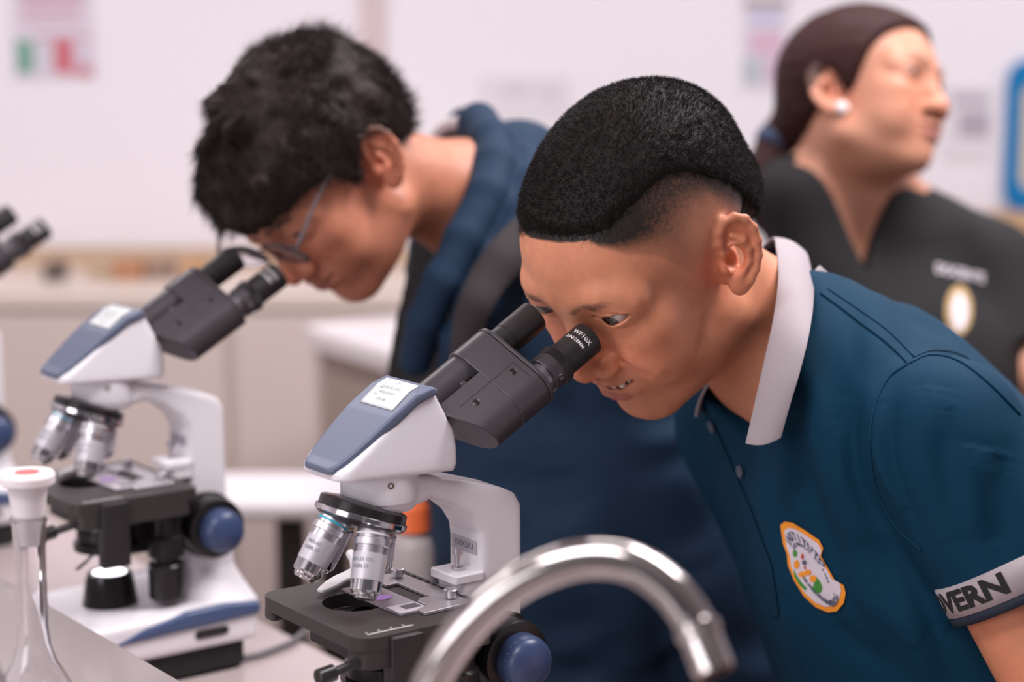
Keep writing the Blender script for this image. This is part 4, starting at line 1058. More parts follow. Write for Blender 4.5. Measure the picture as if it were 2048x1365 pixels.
STU1 = ([-112, -80, -60, -35, -18, -5, 4, 15, 25, 33, 41, 48, 57, 63, 75], [-44, -42, -38, -12, 26, 30, 27, 18, 15, 30, 47, 57, 66, 77, 93])
def fade1(q):
    "how far the cropped hair darkens the scalp, in the head's own frame"
    x, z = q[:, 0], q[:, 2]
    full = np.interp(x, *DEN1); line = np.interp(x, *STU1)
    d = sstep(-.15, 1.0, (z - line) / np.maximum(full - line, 3)); edge = sstep(-1.5, 1.5, 64 - x + np.maximum(0, z - 88) * 3) * sstep(-2, 2, z - line)
    return np.clip((d ** 1.6 * .88 + (.08 + .20 * sstep(20, 50, x)) * sstep(0, .15, (z - line) / 40)) * edge * (1 + .12 * vnoise(q * .9)), 0, 1)
def dens1(q):
    x, z = q[:, 0], q[:, 2]; full = np.interp(x, *DEN1)
    return sstep(-4, 12, z - full)
SEG1 = ([(-.20, 5), (-.07, 1.25), (.26, 5), (.95, None)], [(1.10, 6), (1.36, 1.25), (1.66, 5), (2.15, None)], [(-.0, 8), (.9, 4), (1.10, 1.25), (1.47, None)])
body1, BV1, BQ1 = person('person', H1, R1, S1, K1, (0.60, 0.245, 0.138), skel1, SEG1, hairfn=fade1)
tag(body1, 'person with cropped black hair in a teal polo shirt bending to the sharp microscope', 'person')
make_eyes(body1, H1, R1, S1, (1, .16, -.20), K1)

def hair1(p):
    q = (p - H1 * 1000) @ R1 / S1; x, z = q[:, 0], q[:, 2]
    m = q.copy(); m[:, 1] = np.abs(m[:, 1]); w_ = sstep(-5, 17, z - np.interp(x, *DEN1))
    th = -3.4 + w_ * (6.4 + 2.0 * sstep(30, 80, x) - 2 * sstep(-40, -90, x)) + .8 * vnoise(q * .25)
    return (smin(skull(m), ell(m, (-66, 0, 2), (42, 52, 44)), 20) - th) * S1
HV, HQ = surface(hair1, *[np.arange(c * 1000 - 165, c * 1000 + 165, 2.6) for c in H1])
HV = HV / 1000
M_hair1 = mat('hair_black', (0.012, 0.008, 0.0075), 0.6, spec=0.2, bump=0.6, bscale=420, dist=0.0015)
hr = mesh_obj('hair', HV, HQ, M_hair1, body1)
rng = np.random.RandomState(11)
def loc1(P): return ((P - H1) * 1000) @ R1 / S1
grow1 = R1 @ ARR(.55, 0, -.25)
sv, sf = hair_strands(HV, HQ, lambda P: dens1(loc1(P)) * (loc1(P)[:, 2] > -60), 42000, rng, lambda P: .0034 + 0 * P[:, 0], .00021,
                      lambda P, N: N * .8 + grow1 * .55, None, 'hair', body1)
strands = mesh_obj('cropped_strands', sv, sf, M_hair1, hr)
def stub_w(P):
    q = loc1(P); x, z = q[:, 0], q[:, 2]; full = np.interp(x, *DEN1); line = np.interp(x, *STU1)
    t = np.clip((z - line) / np.maximum(full - line, 3), 0, 1.6); return (t > 0) * (.12 + t ** 2.2) * (x < 66) * (L2(q) < 150) * (skull(q * ARR(1, 1, 1)) < 4)
def stub_len(P):
    q = loc1(P); t = np.clip((q[:, 2] - np.interp(q[:, 0], *STU1)) / np.maximum(np.interp(q[:, 0], *DEN1) - np.interp(q[:, 0], *STU1), 3), 0, 1.2); return .0007 + .004 * t * t
sel = (L2(loc1(BV1)) < 160)[BQ1].all(1)
sv, sf = hair_strands(BV1, BQ1[sel], stub_w, 30000, rng, stub_len, .00010, lambda P, N: N * .35 + (R1 @ ARR(.75, 0, -.65)) * .8, None, 'x', body1)
mesh_obj('stubble', sv, sf, M_hair1, hr)
# teeth
tv = MB()
for yy in (-18, -11, -4, 4, 11, 18):
    c = H1 + R1 @ (ARR(98.0 - abs(yy) * .28 - (abs(yy) > 12) * 2, yy, -39.5) * S1) / 1000; tv.ball(c, .0036, 8)
mesh_obj('teeth', tv.v, tv.f, mat('tooth_enamel', (0.72, 0.66, 0.60), 0.25), body1)

# ---- polo shirt
HEM = at(2050, 1165, 1.435) * 1000; SLT = SH1 + ARR(0, 0, 12); ax1 = HEM - SLT; axL = L2(ax1); ax1 = ax1 / axL
def shirt1(p):
    d = torso1(p, 0)
    d = smin(d, cap(p, NECK1[1] + ARR(30, 10, -8), SH1, 46, 55), 50)
    d = smin(d, cap(p, NECK1[1] + ARR(10, 0, -8), SHR1, 46, 52), 50)
    d = smin(d, poly(p, [at(1640, 690, 1.66) * 1000, at(1760, 800, 1.67) * 1000, at(1900, 930, 1.68) * 1000], [52, 76, 86]), 40)
    sl = cap(p, SLT, HEM + ax1 * 10, 57, 61); sl = smax(sl, (p - HEM) @ ax1, 2); sl = smax(sl, -smax(cap(p, SLT, HEM + ax1 * 60, 49, 52), -((p - HEM) @ ax1) - 30, 3), 1.5)
    sr = smax(cap(p, SHR1, ELR1, 56, 58), (p - ELR1) @ ((ELR1 - SHR1) / L2(ELR1 - SHR1)) + 30, 3)
    # cloth folds: long soft ridges running from the shoulder down the chest, finer near the armpit
    a = p @ rnorm(ARR(.35, -.1, -.93)); b = p @ rnorm(ARR(.9, -.25, .35)); c = p @ l1
    n1 = vnoise(np.stack([a / 190, b / 38, c / 95], -1) + 5.2); n2 = vnoise(np.stack([a / 120 + 7, b / 21, c / 60], -1))
    arm = np.exp(-(L2(p - at(1760, 1010, 1.45) * 1000) / 130) ** 2)
    body = smin(d, sr, 30)
    body = body - n1 * 7.0 - n2 * (2.0 + 7.0 * arm)
    fold = vnoise(np.stack([((p - SLT) @ ax1) / 110 + 3, b / 26 + n1, c / 40], -1))
    sl = sl - fold * 5.0 * sstep(10, 90, (p - SLT) @ ax1) * sstep(8, 60, (HEM - p) @ ax1)
    out = smin(body, sl, 16)
    # neck opening
    nk = NECK1[1]; ndir = rnorm(NECK1[0] - NECK1[1])
    out = smax(out, (p - (nk + ndir * 12)) @ ndir, 6)
    vn = poly(p, [at(1450, 700, 1.57) * 1000, at(1462, 790, 1.55) * 1000, at(1480, 885, 1.50) * 1000], [64, 44, 10])
    out = smax(out, -vn, 5)
    out = smax(out, -(p[:, 2] - 745), 6)
    return out
sg = [axis_grid([(a * 1000, st) for a, st in g]) for g in ([(-.02, 3.0), (.62, 6), (.95, None)], [(1.25, 3.0), (1.66, 6), (2.05, None)], [(.70, 6), (.85, 3.0), (1.40, None)])]
V, Q = surface(shirt1, *sg); V, Q, _ = keep_largest(V, Q)
M_polo = mat('teal_knit', (0.0026, 0.030, 0.062), 0.75, bump=0.25, bscale=1400, dist=0.0004, spec=0.12)
M_polow = mat('grey_rib_knit', (0.35, 0.305, 0.325), 0.8, bump=0.4, bscale=900, dist=0.0006)
M_navy = mat('navy_knit', (0.008, 0.014, 0.030), 0.75)
def crease(V, Q, folds, dep0=None):
    "press folds into a cloth mesh: each fold is a photo-traced line laid on the cloth, a width (mm) and a height (mm)"
    N = np.zeros_like(V); fn = np.cross(V[Q[:, 1]] - V[Q[:, 0]], V[Q[:, 2]] - V[Q[:, 0]])
    for k_ in range(4): np.add.at(N, Q[:, k_], fn)
    N = rnorm(N); bb = bvh_of(V / 1000, Q); off = np.zeros(len(V))
    for pts, w_, h_ in folds:
        P = []
        for t in catmull([ARR(x, y, 0) for x, y in pts], 6):
            a_, n_ = hit(bb, t[0], t[1])
            if a_ is not None: P.append(a_ * 1000)
        m = len(P)
        if m < 3: continue
        for i in range(m - 1):
            pass
        near = np.where(L2(V - np.mean(P, 0)) < 400)[0]; X = V[near]; best = np.full(len(near), 1e9); amp = np.zeros(len(near))
        for i in range(m - 1):
            d_ = cap(X, P[i], P[i + 1] + 1e-3, 0); u_ = d_ < best; best[u_] = d_[u_]; amp[u_] = math.sin(math.pi * min(1, max(0, (i + .5) / (m - 1)))) ** .6
        off[near] += h_ * amp * np.exp(-(best / w_) ** 2)
    return V + N * off[:, None]
V = crease(V, Q, [([(1706, 790), (1688, 870), (1696, 960), (1730, 1040), (1790, 1085)], 13, 5.5), ([(1724, 800), (1708, 870), (1716, 960), (1752, 1035)], 6, -4),
    ([(1670, 830), (1655, 930), (1672, 1020), (1730, 1110)], 16, 4), ([(1768, 800), (1756, 880), (1776, 960), (1815, 1030)], 7, 4.5), ([(1790, 830), (1780, 900), (1800, 980), (1845, 1060)], 7, -4.5),
    ([(1870, 760), (1850, 860), (1868, 980), (1905, 1100)], 20, 4.5), ([(1900, 800), (1888, 900), (1905, 1000), (1930, 1090)], 10, -4), ([(1960, 880), (1950, 980), (1962, 1090)], 18, 5), ([(2010, 900), (1995, 1000), (2005, 1100)], 10, -4),
    ([(1560, 720), (1560, 850), (1580, 980), (1620, 1050)], 18, 3.5), ([(1500, 950), (1540, 1080), (1580, 1230), (1590, 1340)], 20, 4), ([(1700, 1150), (1760, 1220), (1860, 1290)], 16, 4), ([(1660, 1240), (1720, 1300), (1800, 1345)], 14, -4)])
shirt = mesh_obj('polo_shirt', V / 1000, Q, M_polo, body1); b_shirt = bvh_of(V / 1000, Q)
# seams
def seam(pts, name='seam', w_=.0011, lift=.0004, m=M_polo, par=None, bvh=None):
    P = []
    q = catmull([ARR(x, y, 0) for x, y in pts], 10)
    for t in q:
        h_, n_ = hit(bvh or b_shirt, t[0], t[1])
        if h_ is not None and (not P or L2(h_ - P[-1]) < .05): P.append(h_ + n_ * lift)
    return MB().tube(P, w_, 8).build(name, m, par or shirt, 60)
seam([(1642, 588), (1700, 630), (1765, 680), (1818, 728)]); seam([(1655, 578), (1715, 618), (1775, 662), (1826, 712)], w_=.0006)
seam([(1818, 728), (1775, 760), (1748, 820), (1742, 900), (1756, 980), (1790, 1050), (1842, 1100)])
seam([(1818, 728), (1860, 712), (1915, 722), (1975, 765), (2040, 830)]); seam([(1826, 716), (1866, 702), (1920, 710), (1980, 750), (2046, 816)], w_=.0006)
# collar: a folded leaf round the neck
def strip(A, B, nn=6, name='collar', m=M_polow, par=None, thick=.0022, bow=.004):
    a = catmull([at(*p) for p in A], 6); b = catmull([at(*p) for p in B], 6); n = min(len(a), len(b)); VV = []; FF = []
    cen = np.mean(a, 0)
    for i in range(n):
        for j in range(nn + 1):
            t = j / nn; p = a[i] * (1 - t) + b[i] * t; o_ = p - NECK1[1] / 1000; o_ = o_ / L2(o_); VV.append(p + o_ * bow * math.sin(math.pi * t))
    for i in range(n - 1):
        for j in range(nn): q = i * (nn + 1) + j; FF.append((q, q + 1, q + nn + 2, q + nn + 1))
    o = mesh_obj(name, VV, FF, m, par, True); sdm = o.modifiers.new('solid', 'SOLIDIFY'); sdm.thickness = thick; sdm.offset = 0
    bevel(o, .0006, 2, 50); return o
FOLD = [(1415, 770, 1.60), (1440, 690, 1.66), (1480, 560, 1.69), (1540, 480, 1.66), (1552, 500, 1.58), (1556, 560, 1.525), (1547, 640, 1.495), (1530, 720, 1.482), (1512, 800, 1.478), (1492, 888, 1.482)]
FREE = [(1392, 835, 1.62), (1450, 760, 1.72), (1530, 600, 1.76), (1600, 505, 1.70), (1622, 545, 1.60), (1626, 600, 1.52), (1618, 670, 1.475), (1600, 745, 1.462), (1580, 812, 1.462), (1562, 876, 1.468)]
col = strip(FOLD, FREE, par=body1, bow=.005)
seamc = catmull([at(*p) for p in FREE], 6)
st_ = strip([(x + 6, y + 14, D + .012) for x, y, D in FOLD[:-1]], [(x + 20, y + 20, D + .022) for x, y, D in FOLD[:-1]], name='collar_stand', m=M_navy, par=body1, bow=.0)
strip([(1624, 548, 1.585), (1640, 560, 1.59), (1634, 600, 1.55)], [(1638, 532, 1.60), (1656, 552, 1.60), (1646, 590, 1.56)], name='neck_tape', par=body1, bow=0)
# placket and buttons
V2 = grid2([(1430, 850), (1452, 900), (1500, 1010), (1545, 1130), (1560, 1230), (1544, 1236), (1520, 1140), (1478, 1030), (1436, 930)], 14)
pk = wrap_flat(V2, lambda x, y: (x, y), b_shirt, .0012, 'placket', M_polo, shirt)
for (x, y) in ((1427, 853), (1484, 943)):
    h_, n_ = hit(b_shirt, x, y)
    if h_ is not None: MB().lathe([(0, .0052), (.0016, .0056), (.0022, .0050), (.0018, .0036), (.0018, .0001)], h_ + n_ * .001, n_, 28).build('button', mat('button_navy', (0.05, 0.07, 0.11), 0.25), shirt, 40)
# rib band at the sleeve hem with woven letters
sb = np.cross(ax1, [0, 1, 0]); nb_ = 72; VV = []; FF = []
e1 = rnorm(np.cross(ax1, ARR(0, 0, 1))); e2 = np.cross(ax1, e1)
def band(t0, t1, r0, name, m, par):
    VV = []; FF = []
    for j, (t, r) in enumerate(((t0, r0 - 2.4), (t0 + .6, r0), (t1 - .6, r0 + .3), (t1, r0 - 1), (t1, r0 - 3.6), (t0, r0 - 3.8))):
        for k_ in range(nb_): a = 2 * math.pi * k_ / nb_; VV.append((HEM + ax1 * t + (e1 * math.cos(a) + e2 * math.sin(a)) * r) / 1000)
    for j in range(6):
        for k_ in range(nb_): k2 = (k_ + 1) % nb_; j2 = (j + 1) % 6; FF.append((j * nb_ + k_, j * nb_ + k2, j2 * nb_ + k2, j2 * nb_ + k_))
    return mesh_obj(name, VV, FF, m, par, True)
bd = band(-24, 0, 61.8, 'sleeve_band', M_polow, shirt); band(-.4, 7, 61.6, 'sleeve_band_edge', M_navy, shirt)
vv = rnorm(-ARR(.12, 1, 0)); az = math.atan2(vv @ e2, vv @ e1)
cyl_text('GOVERN', 21, HEM, ax1, 62.4, -12, az + 1.04, mat('woven_black', (0.012, 0.012, 0.014), 0.8), bd, flip=-1, thick=0.9, xs=1.28)
# ---- embroidered badge on the chest
BD = dict(o=[(1563, 1050), (1572, 1043), (1588, 1045), (1612, 1060), (1640, 1080), (1648, 1096), (1644, 1112), (1658, 1136), (1672, 1160), (1690, 1170), (1694, 1186), (1690, 1206), (1676, 1222), (1658, 1224), (1634, 1214), (1610, 1192), (1590, 1160), (1578, 1130), (1576, 1108), (1568, 1086)])
cx, cy = 1628, 1134
def shrink(P, s): return [(cx + (x - cx) * s, cy + (y - cy) * s) for x, y in P]
M_or = mat('badge_orange', (0.80, 0.28, 0.02), 0.65, bump=.3, bscale=1500, dist=.0004); M_bw = mat('badge_white', (0.62, 0.56, 0.62), 0.7)
M_bk = mat('badge_navy', (0.07, 0.08, 0.13), 0.7); M_bg = mat('badge_green', (0.05, 0.24, 0.03), 0.7); M_brd = mat('badge_red', (0.55, 0.06, 0.06), 0.7)
ident = lambda x, y: (x, y)
badge = wrap_flat(grid2(BD['o'], 9), ident, b_shirt, .0015, 'badge', M_or, shirt)
wrap_flat(grid2(shrink(BD['o'], .87), 9), ident, b_shirt, .0019, 'badge_field', M_bw, badge)
# affine frame of the badge: its x axis runs down to the right, its y axis up
bx_ = ARR(.66, .42); by_ = ARR(-.42, -1.02)
def aff(x, y): return (1628 + bx_[0] * x + by_[0] * y, 1137 + bx_[1] * x + by_[1] * y)
def arc_word(s, size, R0, mid, step, flip=False, m=M_bk):
    mb = MB()
    for i, ch in enumerate(s):
        if ch == ' ': continue
        a = mid - (i - (len(s) - 1) / 2) * step * (1 if not flip else -1); V_, F_ = text_geo(ch, size, thick=size * .05); rr = R0
        pts = []
        for x, y, z in V_:
            th = math.radians(a); up = (math.cos(th), math.sin(th)); rt = (math.sin(th), -math.cos(th))
            if flip: up = (-up[0], -up[1]); rt = (-rt[0], -rt[1])
            X = rr * math.cos(th) + up[0] * y + rt[0] * x; Y = rr * math.sin(th) + up[1] * y + rt[1] * x
            h_, n_ = hit(b_shirt, *aff(X, Y)); pts.append(h_ + n_ * .0023 if h_ is not None else (0, 0, 0))
        mb.add(pts, F_)
    return mb.build('lettering', m, badge)
arc_word('INSTITUTO', 21, 59, 92, 14.5); arc_word('EXPERIMENTAL DE LARA', 9.5, 45, 78, 9.0); arc_word('GUBERNAMENTAL', 15, 62, 275, 9.5, True)
def blob(P, m, nm, lift=.0022): return wrap_flat(grid2(P, 6), ident, b_shirt, lift, nm, m, badge)
blob([(1636, 1152), (1644, 1162), (1648, 1172), (1647, 1182), (1640, 1186), (1630, 1184), (1628, 1178), (1636, 1176), (1640, 1168)], M_bg, 'laurel')
blob([(1591, 1136), (1597, 1150), (1607, 1164), (1618, 1176), (1614, 1180), (1602, 1168), (1592, 1152)], M_bg, 'laurel')
for (x, y, rx, ry) in ((1597, 1128, 6, 9), (1608, 1148, 8, 6), (1620, 1144, 7, 6), (1630, 1156, 7, 7)): blob([(x + rx * math.cos(t), y + ry * math.sin(t)) for t in np.linspace(0, 6.283, 13)[:-1]], M_or, 'emblem', .0023)
for (x, y, rx, ry, m_) in ((1594, 1106, 4.5, 7, M_bg), (1609, 1112, 3, 6, M_brd), (1613, 1124, 4.5, 5, M_bk), (1614, 1134, 2, 4, M_brd)): blob([(x + rx * math.cos(t), y + ry * math.sin(t)) for t in np.linspace(0, 6.283, 11)[:-1]], m_, 'emblem', .0024)
# trousers
def tr1(p): return smax(smin(smin(cap(p, T1[4], T1[5], 118, 118) , limb(p, LEGS1[0], [92, 72, 60]), 30), limb(p, LEGS1[1], [92, 72, 60]), 30), p[:, 2] - 800, 6)
V, Q = surface(tr1, *[np.arange(a, b, 9.) for a, b in ((200, 900), (1350, 2100), (40, 840))])
mesh_obj('trousers', V / 1000, Q, mat('dark_trousers', (0.015, 0.017, 0.025), 0.8), body1)
for L in LEGS1:
    f_ = rnorm(f1)
    MB().tube([L[2] / 1000 + ARR(0, 0, -.05) - f_ * .05, L[2] / 1000 + ARR(0, 0, -.045) + f_ * .05, L[2] / 1000 + ARR(0, 0, -.06) + f_ * .17], [.04, .045, .03], 16).build('shoe', mat('shoe_black', (0.01, 0.01, 0.01), 0.4), body1, 60)
import os
if os.environ.get('DBG'):
    b1 = bvh_of(BV1, BQ1)
    for nm, pts in dict(dense=[(1205,447),(1230,420),(1280,380),(1330,350),(1380,348),(1430,365),(1470,385),(1500,410),(1515,450)],
        stub=[(1208,450),(1215,500),(1260,512),(1300,515),(1330,520),(1360,535),(1385,545),(1400,520),(1412,480),(1425,455)],
        front=[(1045,452),(1070,462),(1110,458),(1150,450),(1205,445)], brow=[(1137,624),(1180,612),(1236,600)], eye=[(1190,632),(1213,638),(1250,632)], mouth=[(1198,775),(1230,778),(1280,768)],nose=[(1222,735),(1222,755)], fold=[(1235,745),(1262,775),(1330,775)], ear=[(1462,438),(1478,597),(1512,520),(1420,480),(1440,530)]).items():
        for x, y in pts:
            p, n = hit(b1, x, y)
            print('DBG', nm, (x, y), None if p is None else np.round(((p - H1) * 1000) @ R1 / S1, 1))
# ------------------------------------------------------------------ boy with glasses (back)
H2 = ARR(-0.1765, 1.9017, 1.3223); R2 = hrot(232.7, 52.9, 12.7); S2 = 1.01
K2 = dict(cheek=.94, open=0, smile=5.5, nose=.95, bridge=1.5, fold=.8, eye=2.6, brow=.8, wide=.95, lipcol=(.34, .10, .09), blot=1)
f2 = ARR(-.83, -.55, 0); f2 /= L2(f2); l2 = ARR(.55, -.83, 0); l2 /= L2(l2)
T2 = [at(*t) * 1000 for t in [(970, 400, 2.02), (1090, 560, 2.06), (1120, 820, 2.08), (1120, 1100, 2.09), (1125, 1400, 2.11), (1130, 1750, 2.14)]]
NECK2 = [H2 * 1000 + R2 @ ARR(-24, 0, -34), at(935, 400, 2.00) * 1000, T2[1]]
SH2 = at(1185, 640, 1.93) * 1000; EL2 = at(1425, 1130, 1.99) * 1000; WR2 = at(1580, 1640, 2.02) * 1000
SHR2 = at(985, 600, 2.20) * 1000; ELR2 = at(1010, 1050, 2.22) * 1000; WRR2 = at(1010, 1420, 2.16) * 1000
LEGS2 = [[T2[5] + l2 * sg * 75, ARR(T2[5][0] + 20, T2[5][1] + 10, 450) + l2 * sg * 85, ARR(T2[5][0] + 30, T2[5][1] + 20, 90) + l2 * sg * 90] for sg in (-1, 1)]
def torso2(p, g=0):
    q = lat(p, T2[2], l2, .74); C = [t - l2 * ((t - T2[2]) @ l2) * .26 for t in T2]
    return poly(q, C[1:], [98 + g, 124 + g, 118 + g, 112 + g, 112 + g], 60)
def skel2(p):
    d = poly(p, NECK2, [50, 54, 60], 20)
    d = smin(d, cap(p, NECK2[1] + ARR(20, 10, 0), SH2, 46, 44), 30); d = smin(d, cap(p, NECK2[1], SHR2, 46, 44), 30)
    d = smin(d, torso2(p, -22), 30)
    d = smin(d, limb(p, [SH2, EL2, WR2], [48, 39, 27]), 20); d = smin(d, hand(p, WR2, WR2 - EL2, l2), 12)
    d = smin(d, limb(p, [SHR2, ELR2, WRR2], [48, 38, 27]), 20); d = smin(d, hand(p, WRR2, WRR2 - ELR2, -l2), 12)
    for L in LEGS2: d = smin(d, limb(p, L, [72, 50, 36]), 20)
    return d
SEG2 = ([(-.42, 5), (-.33, 1.7), (.0, 5), (.45, None)], [(1.6, 6), (1.74, 1.7), (2.07, 5), (2.55, None)], [(.0, 9), (.9, 4), (1.16, 1.7), (1.5, None)])
HL2 = ([-112, -80, -60, -40, -22, -8, 2, 14, 22, 34, 50, 66, 80, 100], [-40, -44, -40, -20, 22, 34, 28, -2, 2, 36, 46, 52, 54, 58])
def hairline2(q):
    return sstep(-2, 4, q[:, 2] - np.interp(q[:, 0], *HL2)) * .8 * (q[:, 0] < 92)
body2, BV2, BQ2 = person('person', H2, R2, S2, K2, (0.50, 0.20, 0.12), skel2, SEG2, hdark=(.02, .013, .011), hairfn=hairline2)
tag(body2, 'person with wavy dark hair and glasses in a blue hooded jacket at the rear microscope', 'person')
make_eyes(body2, H2, R2, S2, (1, .2, -.3), K2)
def hair2(p):
    q = (p - H2 * 1000) @ R2 / S2; x, z = q[:, 0], q[:, 2]; m = q.copy(); m[:, 1] = np.abs(m[:, 1])
    lim = np.interp(x, *HL2) - 4 * sstep(50, 80, x)
    w_ = sstep(-5, 10, z - lim)
    n1 = vnoise(q * .038 + 3.3); n2 = vnoise(q * ARR(.10, .12, .07) + n1[:, None] * .8 + 1.7); n3 = vnoise(q * .22)
    th = -7 + w_ * (13 + 4 * sstep(10, 60, z) * sstep(-60, 40, x) + 1 * sstep(80, 120, z) + 2 * sstep(-20, 60, x) + n1 * 4.0 + n2 * 3.2 + n3 * 1.0)
    d = smin(skull(m), ell(m, (-64, 0, 4), (42, 54, 44)), 20) - th
    # locks of the fringe falling over the forehead, curls on the crown
    for (a, b, c, r) in FR2: d = smin(d, poly(q, [a, b, c], [r, r * .9, r * .35]) + n3 * 1.5, 7)
    return d * S2
FR2 = []
rr_ = np.random.RandomState(5)
for yy in np.linspace(-46, 50, 13):
    FR2.append((ARR(76, yy, 88 + rr_.randn() * 3), ARR(97 - .010 * yy * yy, yy * 1.02 + rr_.randn() * 2, 66), ARR(98 - .012 * yy * yy, yy * 1.05 + rr_.randn() * 4, 47 + rr_.rand() * 7), 9))
for t in np.linspace(0, 1, 9):
    a = ARR(50 - 90 * t, 20 * math.sin(9 * t), 121 + 6 * math.sin(3.1 * t)); FR2.append((a, a + ARR(10 + rr_.randn() * 5, rr_.randn() * 10, 11), a + ARR(4 + rr_.randn() * 9, 12 * rr_.randn(), 14), 6.5))
HV, HQ = surface(hair2, *[np.arange(c * 1000 - 190, c * 1000 + 190, 2.8) for c in H2])
HV = HV / 1000
M_hair2 = mat('hair_dark_brown', (0.020, 0.0125, 0.0105), 0.6, spec=.2, bump=.7, bscale=180, dist=.003)
hr2 = mesh_obj('hair', HV, HQ, M_hair2, body2)
def loc2(P): return ((P - H2) * 1000) @ R2 / S2
def flow2(P, N):
    q = loc2(P); n = np.stack([vnoise(q * .035 + 20), vnoise(q * .035 + 40), vnoise(q * .035 + 60)], -1)
    base = np.stack([sstep(-30, 30, q[:, 0]) * 1.2 - .6, np.sign(q[:, 1]) * .3, -.9 + 0 * q[:, 0]], -1)
    return rnorm((base + n * 1.5) @ R2.T) * 1.0 + N * .22
sv, sf = hair_strands(HV, HQ, lambda P: sstep(-2, 8, loc2(P)[:, 2] - np.interp(loc2(P)[:, 0], *HL2)), 16000, rng, lambda P: .012 + 0 * P[:, 0], .00034, flow2, None, 'x', hr2, nseg=3, curl=.28)
mesh_obj('hair_locks', sv, sf, M_hair2, hr2)

# ---- jacket
hoodline = [(902, 280, 2.14), (928, 250, 2.10), (958, 246, 2.04), (984, 280, 1.99), (990, 330, 1.955), (975, 390, 1.925), (930, 480, 1.90), (888, 560, 1.89), (850, 640, 1.90), (832, 720, 1.93)]
hoodl = [at(*q) * 1000 for q in hoodline]
far_l = [at(*q) * 1000 for q in [(902, 262, 2.14), (868, 330, 2.17), (850, 430, 2.16), (838, 540, 2.12), (832, 640, 2.05)]]
def jacket(p):
    d = torso2(p, 0)
    d = smin(d, cap(p, NECK2[1] + ARR(40, 20, -10), SH2, 52, 66), 50)
    d = smin(d, cap(p, NECK2[1] + ARR(20, 10, -20), SHR2, 52, 62), 50)
    sl = poly(p, [SH2, EL2, WR2 + ARR(0, 0, 40)], [70, 70, 66], 30); sr = poly(p, [SHR2, ELR2, WRR2 + ARR(0, 0, 40)], [64, 58, 48], 30)
    sl = smax(sl, -(p[:, 2] - WR2[2] - 25), 4); sr = smax(sr, -(p[:, 2] - WRR2[2] - 25), 4)
    hood = ell(p, at(1035, 345, 2.06) * 1000, (58, 78, 48))
    hood = smin(hood, ell(p, at(1040, 300, 2.05) * 1000, (42, 62, 30)), 20)
    a = p @ rnorm(ARR(.2, 0, -.98)); b = p @ rnorm(ARR(.95, -.3, .1)); c = p @ l2
    n1 = vnoise(np.stack([a / 70, b / 60, c / 90], -1)); n2 = vnoise(np.stack([a / 26 + n1, b / 60, c / 70], -1) + 4)
    d = smin(smin(d, sr, 25), sl, 22) - n1 * 6 - n2 * 3.5
    d = smin(d, hood - n1 * 4, 22)
    # neck opening
    ndir = rnorm(NECK2[0] - NECK2[1])
    d = smax(d, (p - (NECK2[1] + ndir * 18)) @ ndir, 10)
    d = smax(d, -poly(p, [NECK2[0], NECK2[1] + ARR(-10, 0, 0), at(880, 560, 2.03) * 1000], [62, 54, 34]), 8)
    roll = poly(p, hoodl, [13, 17, 21, 22, 22, 21, 20, 19, 18, 17], 6) - n2 * 1.5
    roll2 = poly(p, [q + ARR(34, -4, -22) for q in hoodl[3:]], [18, 22, 22, 20, 20, 18, 15], 6)
    d = smin(smin(d, roll2, 9), roll, 5)
    d = smin(d, poly(p, far_l, [14, 15, 15, 14, 12], 6), 8)
    return smax(d, -(p[:, 2] - 780), 6)
sg = [axis_grid([(a * 1000, st) for a, st in g]) for g in ([(-.22, 3.4), (.16, 5), (.45, None)], [(1.70, 4.0), (2.5, None)], [(.74, 6), (1.0, 3.6), (1.52, None)])]
V, Q = surface(jacket, *sg); V, Q, _ = keep_largest(V, Q)
M_jack = mat('blue_jacket_cloth', (0.014, 0.031, 0.062), 0.7, bump=.25, bscale=500, dist=.0008, spec=.15)
jk = mesh_obj('hooded_jacket', V / 1000, Q, M_jack, body2); b_j = bvh_of(V / 1000, Q)
MB().tube(catmull([at(*q) for q in [(866, 292, 2.10), (882, 262, 2.09), (906, 248, 2.07), (934, 246, 2.04), (954, 262, 2.01)]]), .0075, 14).build('hood_lining', mat('lining_white', (0.62, 0.55, 0.57), .8), jk, 60)
MB().tube(catmull([at(*q) for q in [(884, 300, 2.10), (900, 282, 2.09), (925, 276, 2.06), (945, 288, 2.03)]]), .011, 14).build('hood_inside', mat('lining_brown', (0.05, 0.032, 0.028), .9), jk, 60)
# black undershirt at the throat
def under(p): return smax(smax(poly(p, [at(905, 480, 2.02) * 1000, at(850, 620, 2.02) * 1000, at(880, 800, 2.05) * 1000], [66, 50, 60], 20), -(cap(p, NECK2[0], NECK2[1], 56, 56)), 4), (p - NECK2[1]) @ rnorm(NECK2[0] - NECK2[1]) - 4, 5)
V, Q = surface(under, *[np.arange(c - 190, c + 190, 5.) for c in at(880, 620, 2.03) * 1000])
mesh_obj('undershirt', V / 1000, Q, mat('black_cotton', (0.008, 0.007, 0.009), .85), body2)
def tr2(p): return smax(smin(smin(cap(p, T2[4], T2[5], 105, 112), limb(p, LEGS2[0], [90, 70, 58]), 30), limb(p, LEGS2[1], [90, 70, 58]), 30), p[:, 2] - 830, 6)
V, Q = surface(tr2, *[np.arange(a, b, 9.) for a, b in ((-200, 420), (1800, 2480), (40, 860))])
mesh_obj('trousers', V / 1000, Q, mat('dark_trousers', (0.015, 0.017, 0.025), 0.8), body2)
for L in LEGS2:
    MB().tube([L[2] / 1000 + ARR(0, 0, -.05) - f2 * .05, L[2] / 1000 + ARR(0, 0, -.045) + f2 * .05, L[2] / 1000 + ARR(0, 0, -.06) + f2 * .17], [.04, .045, .03], 16).build('shoe', mat('shoe_black', (0.01, 0.01, 0.01), 0.4), body2, 60)

